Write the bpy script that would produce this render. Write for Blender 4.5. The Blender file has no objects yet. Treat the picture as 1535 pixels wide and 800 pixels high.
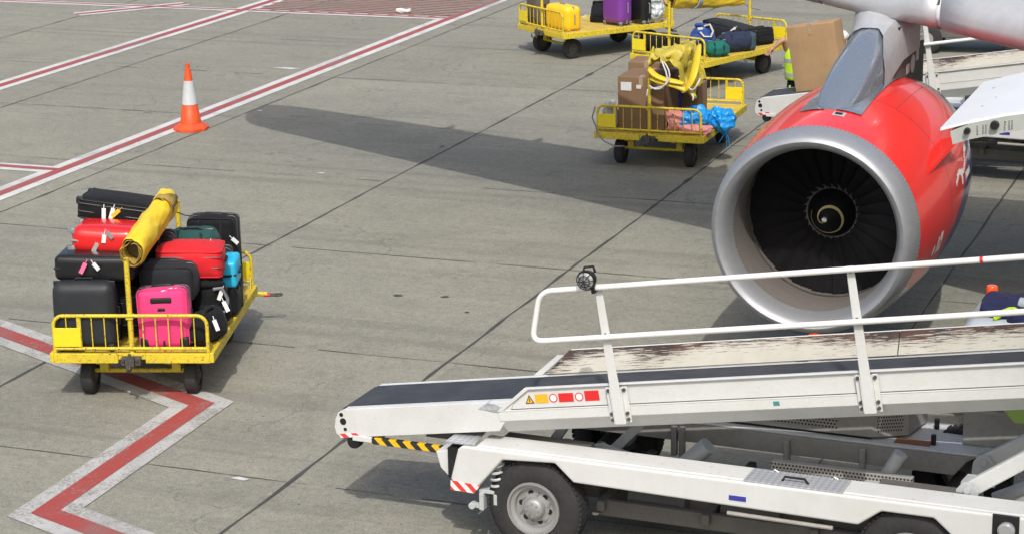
import bpy, bmesh, math, random
from mathutils import Vector, Matrix, Euler, noise as mnoise
R = math.radians
random.seed(7)
SC = bpy.context.scene
COL = SC.collection

# ------------------------------------------------------------------ materials
def newmat(name):
    m = bpy.data.materials.new(name); m.use_nodes = True
    nt = m.node_tree
    return m, nt, nt.nodes['Principled BSDF'], nt.nodes.new, nt.links.new

def setp(b, **k):
    for n, v in k.items():
        n = n.replace('_', ' ')
        if n in b.inputs: b.inputs[n].default_value = v

def mix(nt, fac, a, b):
    n = nt.nodes.new('ShaderNodeMix'); n.data_type = 'RGBA'
    if isinstance(fac, (int, float)): n.inputs[0].default_value = fac
    else: nt.links.new(fac, n.inputs[0])
    for i, v in ((6, a), (7, b)):
        if isinstance(v, tuple): n.inputs[i].default_value = (*v[:3], 1)
        else: nt.links.new(v, n.inputs[i])
    return n.outputs[2]

def noise(nt, scale, detail=4, rough=.55, vec=None, dist=0):
    n = nt.nodes.new('ShaderNodeTexNoise')
    n.inputs['Scale'].default_value = scale; n.inputs['Detail'].default_value = detail
    n.inputs['Roughness'].default_value = rough; n.inputs['Distortion'].default_value = dist
    if vec is not None: nt.links.new(vec, n.inputs['Vector'])
    return n.outputs[0]

def ramp(nt, src, p0, p1, v0=0., v1=1.):
    n = nt.nodes.new('ShaderNodeMapRange'); n.clamp = True
    for i, v in ((1, p0), (2, p1), (3, v0), (4, v1)): n.inputs[i].default_value = v
    nt.links.new(src, n.inputs[0]); return n.outputs[0]

def coords(nt, scale=(1, 1, 1), kind='Object'):
    t = nt.nodes.new('ShaderNodeTexCoord'); m = nt.nodes.new('ShaderNodeMapping')
    m.inputs['Scale'].default_value = scale
    nt.links.new(t.outputs[kind], m.inputs[0]); return m.outputs[0]

def bump(nt, b, h, strength=.2, dist=.01):
    n = nt.nodes.new('ShaderNodeBump'); n.inputs['Strength'].default_value = strength
    n.inputs['Distance'].default_value = dist
    nt.links.new(h, n.inputs['Height']); nt.links.new(n.outputs[0], b.inputs['Normal'])

def math2(nt, op, a, b=None):
    n = nt.nodes.new('ShaderNodeMath'); n.operation = op
    for i, v in ((0, a), (1, b)):
        if v is None: continue
        if isinstance(v, (int, float)): n.inputs[i].default_value = v
        else: nt.links.new(v, n.inputs[i])
    return n.outputs[0]

def paint(name, col, rough=.4, wear=.0, wearcol=(.12, .06, .03), dirt=.25, dirtcol=(.16, .14, .11), metal=0, coat=0, wscale=14, stretch=(1, 1, 1), bmp=.03):
    """painted / coated surface with grime and chipped wear"""
    m, nt, b, N, L = newmat(name)
    v = coords(nt); vs = coords(nt, stretch)
    d = ramp(nt, noise(nt, 3.1, 6, .65, v), .42, .72)
    d2 = ramp(nt, noise(nt, 23, 4, .6, vs), .45, .7)
    c = mix(nt, math2(nt, 'MULTIPLY', d, dirt), col, tuple(x * .35 + y * .65 for x, y in zip(col, dirtcol)))
    c = mix(nt, math2(nt, 'MULTIPLY', d2, dirt * .45), c, dirtcol)
    if wear > 0:
        w = ramp(nt, noise(nt, wscale, 8, .72, vs), .70 - wear * .32, .735 - wear * .32)
        c = mix(nt, w, c, wearcol)
        L(ramp(nt, w, 0, 1, rough, .85), b.inputs['Roughness'])
    else:
        L(ramp(nt, d, 0, 1, rough, min(.95, rough + .18)), b.inputs['Roughness'])
    L(c, b.inputs['Base Color']); setp(b, Metallic=metal, Coat_Weight=coat, Coat_Roughness=.06)
    if bmp: bump(nt, b, noise(nt, 30, 3, .5, v), bmp, .01)
    return m

def fabric(name, col, rough=.85, weave=420, fold=.35, sheen=.05):
    m, nt, b, N, L = newmat(name)
    v = coords(nt)
    n1 = noise(nt, 7, 5, .6, v); n2 = noise(nt, weave, 2, .5, v)
    c = mix(nt, ramp(nt, n1, .3, .75, 0, .55), col, tuple(x * .62 + .012 for x in col))
    c = mix(nt, ramp(nt, n2, .4, .7, 0, .35), c, tuple(min(1, x * 1.6 + .008) for x in col))
    L(c, b.inputs['Base Color']); setp(b, Roughness=rough, Sheen_Weight=sheen, Specular_IOR_Level=.15)
    h = math2(nt, 'ADD', math2(nt, 'MULTIPLY', noise(nt, 9, 3, .5, v, .8), 1.0), math2(nt, 'MULTIPLY', n2, .06))
    bump(nt, b, h, fold, .03)
    return m

def plastic(name, col, rough=.35, spec=.5, coat=0, scratch=.2):
    m, nt, b, N, L = newmat(name)
    v = coords(nt)
    n1 = noise(nt, 60, 5, .7, coords(nt, (1, .2, 1)))
    d = ramp(nt, noise(nt, 5, 5, .6, v), .45, .75, 0, scratch)
    c = mix(nt, d, col, tuple(x * .6 + .05 for x in col))
    c = mix(nt, ramp(nt, n1, .6, .72, 0, scratch * .8), c, tuple(min(1, x * 1.2 + .06) for x in col))
    L(c, b.inputs['Base Color'])
    L(ramp(nt, n1, .3, .75, rough, rough + .18), b.inputs['Roughness'])
    setp(b, Specular_IOR_Level=spec, Coat_Weight=coat, Coat_Roughness=.08)
    bump(nt, b, noise(nt, 240, 2, .5, v), .05, .003)
    return m

def metal(name, col, rough=.3, var=.15, metallic=1.0):
    m, nt, b, N, L = newmat(name)
    v = coords(nt)
    n1 = noise(nt, 8, 6, .65, v)
    c = mix(nt, ramp(nt, n1, .35, .75, 0, .45), col, tuple(x * .65 for x in col))
    L(c, b.inputs['Base Color']); L(ramp(nt, n1, .3, .7, rough, rough + var), b.inputs['Roughness'])
    setp(b, Metallic=metallic)
    return m

M = {}
M['yellow'] = paint('cart_yellow_paint', (.62, .485, .022), .5, .42, (.17, .09, .03), .5, (.22, .15, .05), wscale=34)
M['yellow_deck'] = paint('cart_deck_plate', (.58, .42, .06), .6, .30, (.27, .20, .11), .8, (.30, .21, .10), wscale=9)
M['yellow_plate'] = paint('cart_plate_yellow', (.74, .60, .014), .45, .05, (.15, .09, .03), .2, (.3, .2, .05), wscale=20)
M['tarp'] = paint('yellow_tarpaulin', (.76, .53, .012), .42, .03, (.45, .38, .22), .45, (.36, .27, .10), wscale=8, bmp=.25)
M['tarp_dirty'] = paint('dirty_yellow_tarpaulin', (.50, .40, .026), .5, .22, (.24, .21, .12), .8, (.24, .21, .11), wscale=5, bmp=.3)
M['tarp_dark'] = paint('roll_interior_shade', (.16, .11, .025), .7, .1, (.05, .04, .02), .6)  # darkened tarp colour carrying the shade inside the roll
M['rubber'] = paint('tyre_rubber', (.016, .016, .016), .8, 0, dirt=.4, dirtcol=(.07, .066, .06), bmp=.1)
M['black'] = plastic('black_plastic', (.010, .010, .011), .45, .35)
M['dark_iron'] = paint('dark_iron', (.05, .045, .04), .6, .1, (.12, .06, .03), .5)
M['steel'] = metal('bare_steel', (.55, .55, .54), .3)
M['chrome'] = metal('bright_rod', (.75, .75, .76), .15)
M['pinktag'] = plastic('pink_tag', (.75, .12, .25), .5)
M['cream'] = fabric('cream_webbing', (.52, .47, .36), .8)
M['white_metal'] = paint('white_enamel', (.585, .60, .59), .42, .07, (.17, .14, .10), .28, (.33, .30, .22), wscale=11, stretch=(1, 1, 3))
M['white_scuffed'] = paint('white_enamel_scuffed', (.575, .59, .58), .45, .20, (.10, .09, .08), .35, (.35, .33, .28), wscale=13, stretch=(1.5, 3, 12))
M['white_rail'] = paint('white_tube_paint', (.72, .72, .70), .3, .03, (.3, .27, .2), .12, (.4, .38, .33))
M['grey_metal'] = paint('grey_frame_paint', (.34, .33, .30), .5, .07, (.16, .08, .04), .5, (.15, .12, .09))
M['grey_dark'] = paint('grimy_underframe', (.11, .105, .095), .65, .1, (.05, .04, .035), .6, (.05, .045, .04))
M['grey_light'] = paint('grey_cylinder_paint', (.42, .45, .45), .4, .03, (.15, .1, .06), .3)
M['belt'] = paint('conveyor_belt_rubber', (.028, .030, .035), .62, .16, (.075, .075, .077), .7, (.085, .085, .085), wscale=22, stretch=(.18, 1, 1))
M['orange'] = paint('traffic_orange', (.72, .080, .012), .45, .10, (.35, .12, .06), .5, (.22, .07, .04))
M['cone_white'] = paint('reflective_sleeve', (.52, .55, .56), .4, .14, (.30, .28, .25), .7, (.36, .36, .34), wscale=18)
M['tagpaper'] = plastic('tag_paper', (.62, .62, .60), .6, .3, 0, .1)
M['red_sign'] = plastic('sign_red', (.62, .02, .02), .35, .5, 0, .15)
M['white_sign'] = plastic('sign_white', (.75, .75, .72), .4, .5, 0, .15)
M['amber_sign'] = plastic('sign_amber', (.75, .40, .02), .4, .5, 0, .15)
M['blue_sign'] = plastic('sign_blue', (.035, .035, .28), .4, .5, 0, .2)
M['rust'] = paint('rusty_plate', (.24, .10, .04), .8, .3, (.09, .03, .015), .6)
M['glass_lamp'] = plastic('lamp_glass', (.30, .31, .31), .1, .8, .6, .1)

def cardboard():
    m, nt, b, N, L = newmat('corrugated_cardboard')
    v = coords(nt); vs = coords(nt, (1, 1, .03))
    c = mix(nt, ramp(nt, noise(nt, 3, 5, .6, v), .3, .7), (.36, .235, .125), (.30, .19, .095))
    c = mix(nt, ramp(nt, noise(nt, 150, 2, .5, vs), .4, .65, 0, .25), c, (.42, .29, .16))
    L(c, b.inputs['Base Color']); setp(b, Roughness=.85)
    bump(nt, b, noise(nt, 5, 4, .6, v), .25, .02)
    return m
M['card'] = cardboard()
M['card_dark'] = paint('brown_cardboard', (.21, .125, .068), .85, 0, dirt=.35, dirtcol=(.13, .08, .05), bmp=.12)
M['tape'] = plastic('packing_tape', (.36, .27, .17), .2, .6)

def checker_plate():
    m, nt, b, N, L = newmat('diamond_plate')
    v = coords(nt)
    bk = N('ShaderNodeTexChecker'); bk.inputs['Scale'].default_value = 27
    mp = N('ShaderNodeMapping'); mp.inputs['Rotation'].default_value = (0, 0, R(45)); L(v, mp.inputs[0]); L(mp.outputs[0], bk.inputs['Vector'])
    c = mix(nt, bk.outputs['Fac'], (.50, .52, .54), (.38, .40, .42))
    L(c, b.inputs['Base Color']); setp(b, Metallic=.35, Roughness=.35)
    bump(nt, b, bk.outputs['Fac'], .8, .01)
    return m
M['diamond'] = checker_plate()

def hazard(name, c1, c2, scale, ang):
    m, nt, b, N, L = newmat(name)
    v = coords(nt)
    s = N('ShaderNodeSeparateXYZ'); L(v, s.inputs[0])
    t = math2(nt, 'ADD', math2(nt, 'MULTIPLY', s.outputs[0], scale), math2(nt, 'MULTIPLY', s.outputs[2], scale * ang))
    f = math2(nt, 'GREATER_THAN', math2(nt, 'FRACT', t), .5)
    c = mix(nt, f, c1, c2)
    c = mix(nt, ramp(nt, noise(nt, 20, 5, .7, v), .5, .75, 0, .4), c, (.12, .10, .07))
    L(c, b.inputs['Base Color']); setp(b, Roughness=.45)
    return m
M['hazard'] = hazard('black_yellow_stripes', (.02, .02, .02), (.72, .43, .01), 7.5, 1)
M['redwhite'] = hazard('red_white_stripes', (.68, .67, .65), (.62, .04, .03), 9, 1)

def tray_paint():
    m, nt, b, N, L = newmat('peeling_cream_paint')
    v = coords(nt, (1.2, 9, 40)); s = N('ShaderNodeSeparateXYZ'); L(coords(nt), s.inputs[0])
    n = noise(nt, 5, 8, .72, v, .3)
    hgt = ramp(nt, s.outputs[2], .24, .40)
    n2 = ramp(nt, noise(nt, 1.3, 3, .5, coords(nt)), .35, .7, -.05, .12)
    th = math2(nt, 'ADD', math2(nt, 'ADD', math2(nt, 'ADD', n, ramp(nt, s.outputs[0], 1.7, 2.9, .07, 0)), math2(nt, 'MULTIPLY', math2(nt, 'POWER', hgt, 1.8), .22)), n2)
    f = ramp(nt, th, .625, .65)
    base = mix(nt, ramp(nt, noise(nt, 2.5, 5, .6, coords(nt)), .3, .7), (.47, .455, .39), (.38, .365, .30))
    under = mix(nt, ramp(nt, noise(nt, 4, 4, .6, coords(nt)), .42, .62), (.030, .020, .016), (.075, .035, .02))
    L(mix(nt, f, base, under), b.inputs['Base Color']); setp(b, Roughness=.62)
    bump(nt, b, f, -.3, .004)
    return m
M['tray'] = tray_paint()

def perforated():
    m, nt, b, N, L = newmat('perforated_panel')
    v = coords(nt)
    s = N('ShaderNodeSeparateXYZ'); L(v, s.inputs[0])
    sc = 34
    z = math2(nt, 'MULTIPLY', s.outputs[2], sc)
    row = math2(nt, 'MULTIPLY', math2(nt, 'MODULO', math2(nt, 'FLOOR', z), 2), .5)
    x = math2(nt, 'ADD', math2(nt, 'MULTIPLY', math2(nt, 'ADD', s.outputs[0], s.outputs[1]), sc), row)
    fx = math2(nt, 'SUBTRACT', math2(nt, 'FRACT', x), .5); fz = math2(nt, 'SUBTRACT', math2(nt, 'FRACT', z), .5)
    d = math2(nt, 'ADD', math2(nt, 'MULTIPLY', fx, fx), math2(nt, 'MULTIPLY', fz, fz))
    hole = math2(nt, 'LESS_THAN', d, .095)
    L(mix(nt, hole, (.33, .32, .29), (.01, .01, .01)), b.inputs['Base Color']); setp(b, Roughness=.5)
    return m
M['perf'] = perforated()

def nacelle_paint():
    m, nt, b, N, L = newmat('red_engine_paint')
    v = coords(nt); s = N('ShaderNodeSeparateXYZ'); L(v, s.inputs[0])
    # local frame: y aft, z up. blue belly band rising towards the rear, bare grey keel panel below
    t = math2(nt, 'ADD', s.outputs[2], math2(nt, 'MULTIPLY', s.outputs[1], -.60))
    blue = ramp(nt, t, -1.305, -1.295, 1, 0)
    red = mix(nt, ramp(nt, noise(nt, 2, 4, .5, v), .3, .7), (.78, .030, .022), (.72, .024, .018))
    c = mix(nt, blue, red, (.022, .024, .17))
    t2 = math2(nt, 'ADD', s.outputs[2], math2(nt, 'MULTIPLY', s.outputs[1], .30))
    keel = ramp(nt, t2, -.425, -.410, 1, 0)
    keel = math2(nt, 'MULTIPLY', keel, ramp(nt, s.outputs[1], 1.12, 1.13, 1, 0))
    c = mix(nt, keel, c, (.36, .36, .35))
    seam = math2(nt, 'LESS_THAN', math2(nt, 'ABSOLUTE', math2(nt, 'SUBTRACT', s.outputs[1], 1.50)), .006)
    c = mix(nt, seam, c, (.12, .01, .01))
    c = mix(nt, ramp(nt, noise(nt, 9, 6, .7, coords(nt, (1, .15, 1))), .6, .85, 0, .12), c, (.40, .03, .03))
    L(c, b.inputs['Base Color']); setp(b, Roughness=.3, Specular_IOR_Level=.3, Coat_Weight=.55, Coat_Roughness=.025)
    return m
M['nacelle'] = nacelle_paint()
M['lip'] = metal('satin_aluminium_lip', (.36, .375, .39), .44, .10, .55)
M['liner'] = paint('acoustic_liner', (.21, .195, .18), .5, .0, dirt=.5, dirtcol=(.13, .11, .09), metal=.3)
M['fan_black'] = paint('fan_blade_dark', (.008, .008, .009), .5, 0, dirt=.3, dirtcol=(.03, .03, .03))
for _k in ('fan_black',): setp(M[_k].node_tree.nodes['Principled BSDF'], Specular_IOR_Level=.16)
M['spinner'] = paint('spinner_black', (.006, .006, .007), .5, 0, dirt=.15, dirtcol=(.03, .03, .03))
setp(M['spinner'].node_tree.nodes['Principled BSDF'], Specular_IOR_Level=.15)
M['spiral'] = plastic('spiral_paint', (.44, .39, .19), .5)
M['pylon'] = paint('pylon_grey', (.20, .235, .275), .22, 0, dirt=.08, dirtcol=(.15, .15, .15), metal=.35, coat=.9, bmp=0)
M['wing'] = paint('wing_grey_white', (.66, .69, .715), .35, 0, dirt=.16, dirtcol=(.42, .42, .42), coat=.15, stretch=(1, .3, 1), bmp=0)
M['slat'] = metal('slat_aluminium', (.46, .475, .49), .32, .12, .25)
M['fuse'] = paint('fuselage_white', (.78, .78, .78), .3, 0, dirt=.1, dirtcol=(.5, .5, .5), coat=.4, bmp=0)
M['door_edge'] = paint('zinc_primer_edge', (.36, .385, .355), .5, .02, (.2, .18, .14), .3, (.25, .24, .2))
M['skin'] = plastic('skin', (.42, .23, .15), .55, .4)
M['hair'] = fabric('grey_hair', (.19, .17, .15), .8)
M['navy'] = fabric('navy_workwear', (.016, .020, .060), .9)
M['hivis'] = fabric('hi_vis_lime', (.45, .72, .03), .75)
M['reflect'] = plastic('reflective_tape', (.33, .36, .38), .4)

def ground_mat():
    m, nt, b, N, L = newmat('concrete_apron')
    v = coords(nt); s = N('ShaderNodeSeparateXYZ'); L(v, s.inputs[0])
    # one tint per cast slab
    cx = math2(nt, 'FLOOR', math2(nt, 'DIVIDE', math2(nt, 'ADD', s.outputs[0], 17.118), 4.294))
    cy = math2(nt, 'FLOOR', math2(nt, 'DIVIDE', math2(nt, 'SUBTRACT', s.outputs[1], 16.416), 3.706))
    cb = N('ShaderNodeCombineXYZ'); L(cx, cb.inputs[0]); L(cy, cb.inputs[1])
    wn = N('ShaderNodeTexWhiteNoise'); wn.noise_dimensions = '2D'; L(cb.outputs[0], wn.inputs['Vector'])
    c = mix(nt, wn.outputs['Value'], (.215, .212, .182), (.275, .270, .231))
    big = noise(nt, .22, 6, .6, v); med = noise(nt, 1.1, 7, .68, v, .4); str_ = noise(nt, 1.6, 6, .65, coords(nt, (.28, 1.3, 1)))
    c = mix(nt, ramp(nt, big, .38, .68, 0, .6), c, (.195, .192, .172))
    c = mix(nt, ramp(nt, med, .48, .74, 0, .75), c, (.150, .148, .134))
    c = mix(nt, ramp(nt, str_, .50, .72, 0, .5), c, (.325, .312, .268))
    # rubbed tyre band running across the slabs, and a few oil patches
    def patch(x, y, rx, ry, col, k, col_c):
        dx = math2(nt, 'DIVIDE', math2(nt, 'SUBTRACT', s.outputs[0], x), rx); dy = math2(nt, 'DIVIDE', math2(nt, 'SUBTRACT', s.outputs[1], y), ry)
        d = math2(nt, 'ADD', math2(nt, 'POWER', math2(nt, 'ABSOLUTE', dx), 3), math2(nt, 'POWER', math2(nt, 'ABSOLUTE', dy), 2))
        d = math2(nt, 'ADD', d, math2(nt, 'MULTIPLY', math2(nt, 'SUBTRACT', med, .5), 2.2))
        return mix(nt, ramp(nt, d, .25, 1.15, k, 0), col_c, col)
    c = patch(-9.9, 21.15, 1.9, .17, (.15, .147, .135), .55, c)
    c = patch(-12.3, 17.3, 1.5, 1.0, (.15, .147, .135), .6, c)
    c = patch(-9.6, 17.4, .7, .45, (.15, .147, .135), .5, c)
    c = patch(-14.2, 16.6, 1.3, .9, (.16, .155, .14), .5, c)
    c = patch(-9.3, 26.9, 2.6, .25, (.17, .165, .15), .4, c)
    c = patch(-5.2, 30.6, 2.2, .6, (.12, .115, .105), .6, c)
    # aggregate grain
    g = noise(nt, 46, 3, .75, v); g2 = noise(nt, 120, 2, .6, v)
    g0 = noise(nt, 17, 4, .8, v)
    c = mix(nt, ramp(nt, g0, .50, .66, 0, .50), c, (.165, .162, .145))
    c = mix(nt, ramp(nt, g0, .50, .32, 0, .45), c, (.36, .35, .305))
    c = mix(nt, ramp(nt, g, .52, .66, 0, .75), c, (.095, .092, .084))
    c = mix(nt, ramp(nt, g2, .52, .66, 0, .7), c, (.47, .46, .40))
    g3 = noise(nt, 7, 9, .88, v)
    c = mix(nt, ramp(nt, g3, .47, .36, 0, .55), c, (.36, .352, .305))
    c = mix(nt, ramp(nt, g3, .53, .64, 0, .60), c, (.130, .127, .114))
    # hairline cracks, only here and there
    vc = N('ShaderNodeTexVoronoi'); vc.feature = 'DISTANCE_TO_EDGE'; vc.inputs['Scale'].default_value = .42
    wv = N('ShaderNodeVectorMath'); wv.operation = 'ADD'; L(v, wv.inputs[0]); nz = N('ShaderNodeTexNoise'); nz.inputs['Scale'].default_value = 2.2; nz.inputs['Detail'].default_value = 6; L(v, nz.inputs['Vector'])
    ws = N('ShaderNodeVectorMath'); ws.operation = 'SCALE'; ws.inputs['Scale'].default_value = .9; L(nz.outputs['Color'], ws.inputs[0]); L(ws.outputs[0], wv.inputs[1]); L(wv.outputs[0], vc.inputs['Vector'])
    ck = math2(nt, 'MULTIPLY', ramp(nt, vc.outputs['Distance'], .003, .007, 1, 0), ramp(nt, noise(nt, .35, 3, .5, v), .50, .56))
    c = mix(nt, math2(nt, 'MULTIPLY', ck, .38), c, (.075, .073, .066))
    # long faint wheel tracks
    tn = noise(nt, 1.0, 5, .6, coords(nt, (.05, 1.7, 1)), .6)
    c = mix(nt, ramp(nt, tn, .56, .66, 0, .30), c, (.12, .118, .108))
    vo = N('ShaderNodeTexVoronoi'); vo.inputs['Scale'].default_value = 6; L(v, vo.inputs['Vector'])
    sp = math2(nt, 'MULTIPLY', ramp(nt, vo.outputs['Distance'], .06, .10, 1, 0), ramp(nt, noise(nt, .9, 4, .6, v), .56, .62))
    c = mix(nt, math2(nt, 'MULTIPLY', sp, .7), c, (.07, .068, .063))
    mm = N('ShaderNodeMix'); mm.data_type = 'RGBA'; mm.blend_type = 'MULTIPLY'; mm.inputs[0].default_value = 1; L(c, mm.inputs[6]); mm.inputs[7].default_value = (.89, .89, .835, 1); c = mm.outputs[2]
    L(c, b.inputs['Base Color']); setp(b, Roughness=.88, Specular_IOR_Level=.25)
    bump(nt, b, math2(nt, 'ADD', math2(nt, 'MULTIPLY', g, .6), math2(nt, 'MULTIPLY', med, .5)), .35, .012)
    return m
M['ground'] = ground_mat()
M['joint'] = paint('joint_sealant', (.045, .044, .040), .8, .1, (.16, .15, .13), .5, (.12, .115, .10), bmp=0)

def line_paint(name, col, wear):
    m, nt, b, N, L = newmat(name)
    v = coords(nt)
    f = math2(nt, 'ADD', math2(nt, 'MULTIPLY', noise(nt, 40, 5, .75, v), .6), math2(nt, 'MULTIPLY', noise(nt, 2.2, 5, .65, v), .4))
    c = mix(nt, ramp(nt, noise(nt, 3, 5, .6, v), .35, .7, 0, .6), col, tuple(x * .72 + .03 for x in col))
    rub = noise(nt, .9, 6, .7, coords(nt, (1, .35, 1)), .5)
    c = mix(nt, ramp(nt, rub, .50, .68, 0, .55), c, (.16, .155, .145))
    c = mix(nt, ramp(nt, f, wear, wear + .05, 0, .85), c, (.20, .195, .17))
    L(c, b.inputs['Base Color']); setp(b, Roughness=.7)
    return m
M['line_white'] = line_paint('white_line_paint', (.56, .56, .535), .55)
M['line_white_worn'] = line_paint('worn_white_line_paint', (.42, .42, .40), .50)
M['line_red'] = line_paint('faded_red_line_paint', (.31, .062, .055), .56)
M['line_red_fresh'] = line_paint('red_line_paint', (.31, .045, .036), .54)
M['line_pale_red'] = line_paint('pale_red_line_paint', (.30, .095, .085), .58)

# ------------------------------------------------------------------ mesh builder
class MB:
    def __init__(self, mtx=None):
        self.bm = bmesh.new(); self.m = mtx or Matrix(); self.mi = 0
    def v(self, p): return self.bm.verts.new(self.m @ Vector(p))
    def f(self, vs):
        try:
            fc = self.bm.faces.new(vs); fc.material_index = self.mi; return fc
        except ValueError: return None
    def poly(self, pts): return self.f([self.v(p) for p in pts])
    def box(self, x0, y0, z0, x1, y1, z1):
        vs = [self.v(p) for p in ((x0, y0, z0), (x1, y0, z0), (x1, y1, z0), (x0, y1, z0), (x0, y0, z1), (x1, y0, z1), (x1, y1, z1), (x0, y1, z1))]
        for q in ((0, 3, 2, 1), (4, 5, 6, 7), (0, 1, 5, 4), (1, 2, 6, 5), (2, 3, 7, 6), (3, 0, 4, 7)): self.f([vs[i] for i in q])
        return self
    def cbox(self, c, s): return self.box(*(a - b / 2 for a, b in zip(c, s)), *(a + b / 2 for a, b in zip(c, s)))
    def prism(self, pts, axis, a, b):
        """pts: 2D outline; extruded along axis from a to b"""
        def mk(p, t):
            return {'x': (t, p[0], p[1]), 'y': (p[0], t, p[1]), 'z': (p[0], p[1], t)}[axis]
        A = [self.v(mk(p, a)) for p in pts]; B = [self.v(mk(p, b)) for p in pts]; n = len(pts)
        self.f(A[::-1]); self.f(B)
        for i in range(n): self.f([A[i], A[(i + 1) % n], B[(i + 1) % n], B[i]])
        return self
    def ring(self, c, u, w, r, n, r2=None):
        r2 = r if r2 is None else r2
        return [self.v(Vector(c) + u * (r * math.cos(2 * math.pi * i / n)) + w * (r2 * math.sin(2 * math.pi * i / n))) for i in range(n)]
    def bridge(self, A, B):
        n = len(A)
        for i in range(n): self.f([A[i], A[(i + 1) % n], B[(i + 1) % n], B[i]])
    def cyl(self, p0, p1, r0, r1=None, n=16, cap=True):
        r1 = r0 if r1 is None else r1
        p0, p1 = Vector(p0), Vector(p1); d = (p1 - p0).normalized()
        u = d.orthogonal().normalized(); w = d.cross(u)
        A = self.ring(p0, u, w, r0, n); B = self.ring(p1, u, w, r1, n); self.bridge(A, B)
        if cap: self.f(A[::-1]); self.f(B)
        return self
    def tube(self, pts, r, n=8, closed=False, cap=True, flat=None):
        pts = [Vector(p) for p in pts]; k = len(pts); prev = None; last = None; first = None; up = None
        for i, p in enumerate(pts):
            if closed: t = (pts[(i + 1) % k] - pts[i - 1])
            else: t = pts[min(i + 1, k - 1)] - pts[max(i - 1, 0)]
            t.normalize()
            if up is None: up = t.orthogonal().normalized()
            else: up = (up - t * up.dot(t)); up = up.normalized() if up.length > 1e-6 else t.orthogonal().normalized()
            w = t.cross(up)
            rr = r[i] if isinstance(r, (list, tuple)) else r
            g = self.ring(p, up, w, rr, n, rr * flat if flat else None)
            if last: self.bridge(last, g)
            else: first = g
            last = g
        if closed: self.bridge(last, first)
        elif cap: self.f(first[::-1]); self.f(last)
        return self
    def lathe(self, prof, n=48, axis='y', c=(0, 0, 0), a0=0, a1=None, closed_ends=False):
        """prof: (t, r) pairs along the axis"""
        full = a1 is None; cnt = n if full else n + 1
        rings = []
        for t, r in prof:
            g = []
            for i in range(cnt):
                a = 2 * math.pi * i / n if full else a0 + (a1 - a0) * i / n
                p = {'y': (r * math.cos(a), t, r * math.sin(a)), 'z': (r * math.cos(a), r * math.sin(a), t), 'x': (t, r * math.cos(a), r * math.sin(a))}[axis]
                g.append(self.v(Vector(p) + Vector(c)))
            rings.append(g)
        for A, B in zip(rings, rings[1:]):
            for i in range(n if not full else cnt):
                j = (i + 1) % cnt
                self.f([A[i], A[j], B[j], B[i]])
        if closed_ends: self.f(rings[0][::-1]); self.f(rings[-1])
        return self
    def rbox(self, c, s, r=.04, n=10, puff=0., ns=0., nf=4., seed=0, taper=0., ridge=0.):
        """rounded, optionally puffed and crumpled box"""
        hx, hy, hz = (q / 2 for q in s); r = min(r, hx * .98, hy * .98, hz * .98); c = Vector(c)
        vm = {}
        def pt(p):
            k = tuple(round(q, 5) for q in p)
            if k in vm: return vm[k]
            q = Vector((p[0] * hx, p[1] * hy, p[2] * hz))
            inn = Vector((max(-hx + r, min(hx - r, q.x)), max(-hy + r, min(hy - r, q.y)), max(-hz + r, min(hz - r, q.z))))
            d = q - inn
            if d.length > 1e-9: q = inn + d.normalized() * r
            if puff:
                a, b_, e = p
                k2 = puff * min(s)
                q += Vector((a * (1 - b_ * b_) * (1 - e * e) * k2, b_ * (1 - a * a) * (1 - e * e) * k2, e * (1 - a * a) * (1 - b_ * b_) * k2))
            if taper: q.x *= 1 - taper * (p[2] * .5 + .5); q.y *= 1 - taper * (p[2] * .5 + .5)
            if ns:
                w = mnoise.noise_vector(q * nf + Vector((seed * 7.3, seed * 3.1, seed * 1.7)))
                w2 = mnoise.noise_vector(q * nf * 2.7 + Vector((seed * 2.3, seed, seed * 5.7)))
                q += w * ns + w2 * ns * .45
                if ridge:
                    o_ = q.normalized() if q.length > 1e-6 else q
                    for ff, am in ((9, 1), (19, .5)): q += o_ * (ridge * am * (.5 - 2.2 * abs(mnoise.noise(q * ff + Vector((seed, 3.3, seed * .7))))))
            vm[k] = self.v(c + q); return vm[k]
        e = max(.02, min(.35, r / max(hx, hy, hz)))
        def grid(n, e):
            g = [-1, -1 + e * .35, -1 + e * .7]; m = n - 4
            lo = -1 + e * 1.1
            g += [lo + (-2 * lo) * i / m for i in range(m + 1)]
            return g + [1 - e * .7, 1 - e * .35, 1]
        gs = grid(n, e)
        for ax in range(3):
            for sg in (-1, 1):
                for i in range(len(gs) - 1):
                    for j in range(len(gs) - 1):
                        q = []
                        for a, b_ in ((gs[i], gs[j]), (gs[i + 1], gs[j]), (gs[i + 1], gs[j + 1]), (gs[i], gs[j + 1])):
                            p = [0, 0, 0]; p[ax] = sg; p[(ax + 1) % 3] = a; p[(ax + 2) % 3] = b_
                            q.append(pt(p))
                        self.f(q if sg > 0 else q[::-1])
        return self
    def build(self, name, mat, parent=None, smooth=False, bevel=0, seg=2, solid=0, subd=0):
        bmesh.ops.recalc_face_normals(self.bm, faces=self.bm.faces[:])
        if smooth:
            for f in self.bm.faces: f.smooth = True
            for e in self.bm.edges:
                if len(e.link_faces) == 2 and e.calc_face_angle(0) > R(42): e.smooth = False
        me = bpy.data.meshes.new(name); self.bm.to_mesh(me); self.bm.free()
        for m in (mat if isinstance(mat, (list, tuple)) else [mat]): me.materials.append(M[m] if isinstance(m, str) else m)
        o = bpy.data.objects.new(name, me); COL.objects.link(o)
        if parent: o.parent = parent
        if solid:
            md = o.modifiers.new('solid', 'SOLIDIFY'); md.thickness = solid; md.offset = 0
        if subd:
            md = o.modifiers.new('sub', 'SUBSURF'); md.levels = subd; md.render_levels = subd
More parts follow.
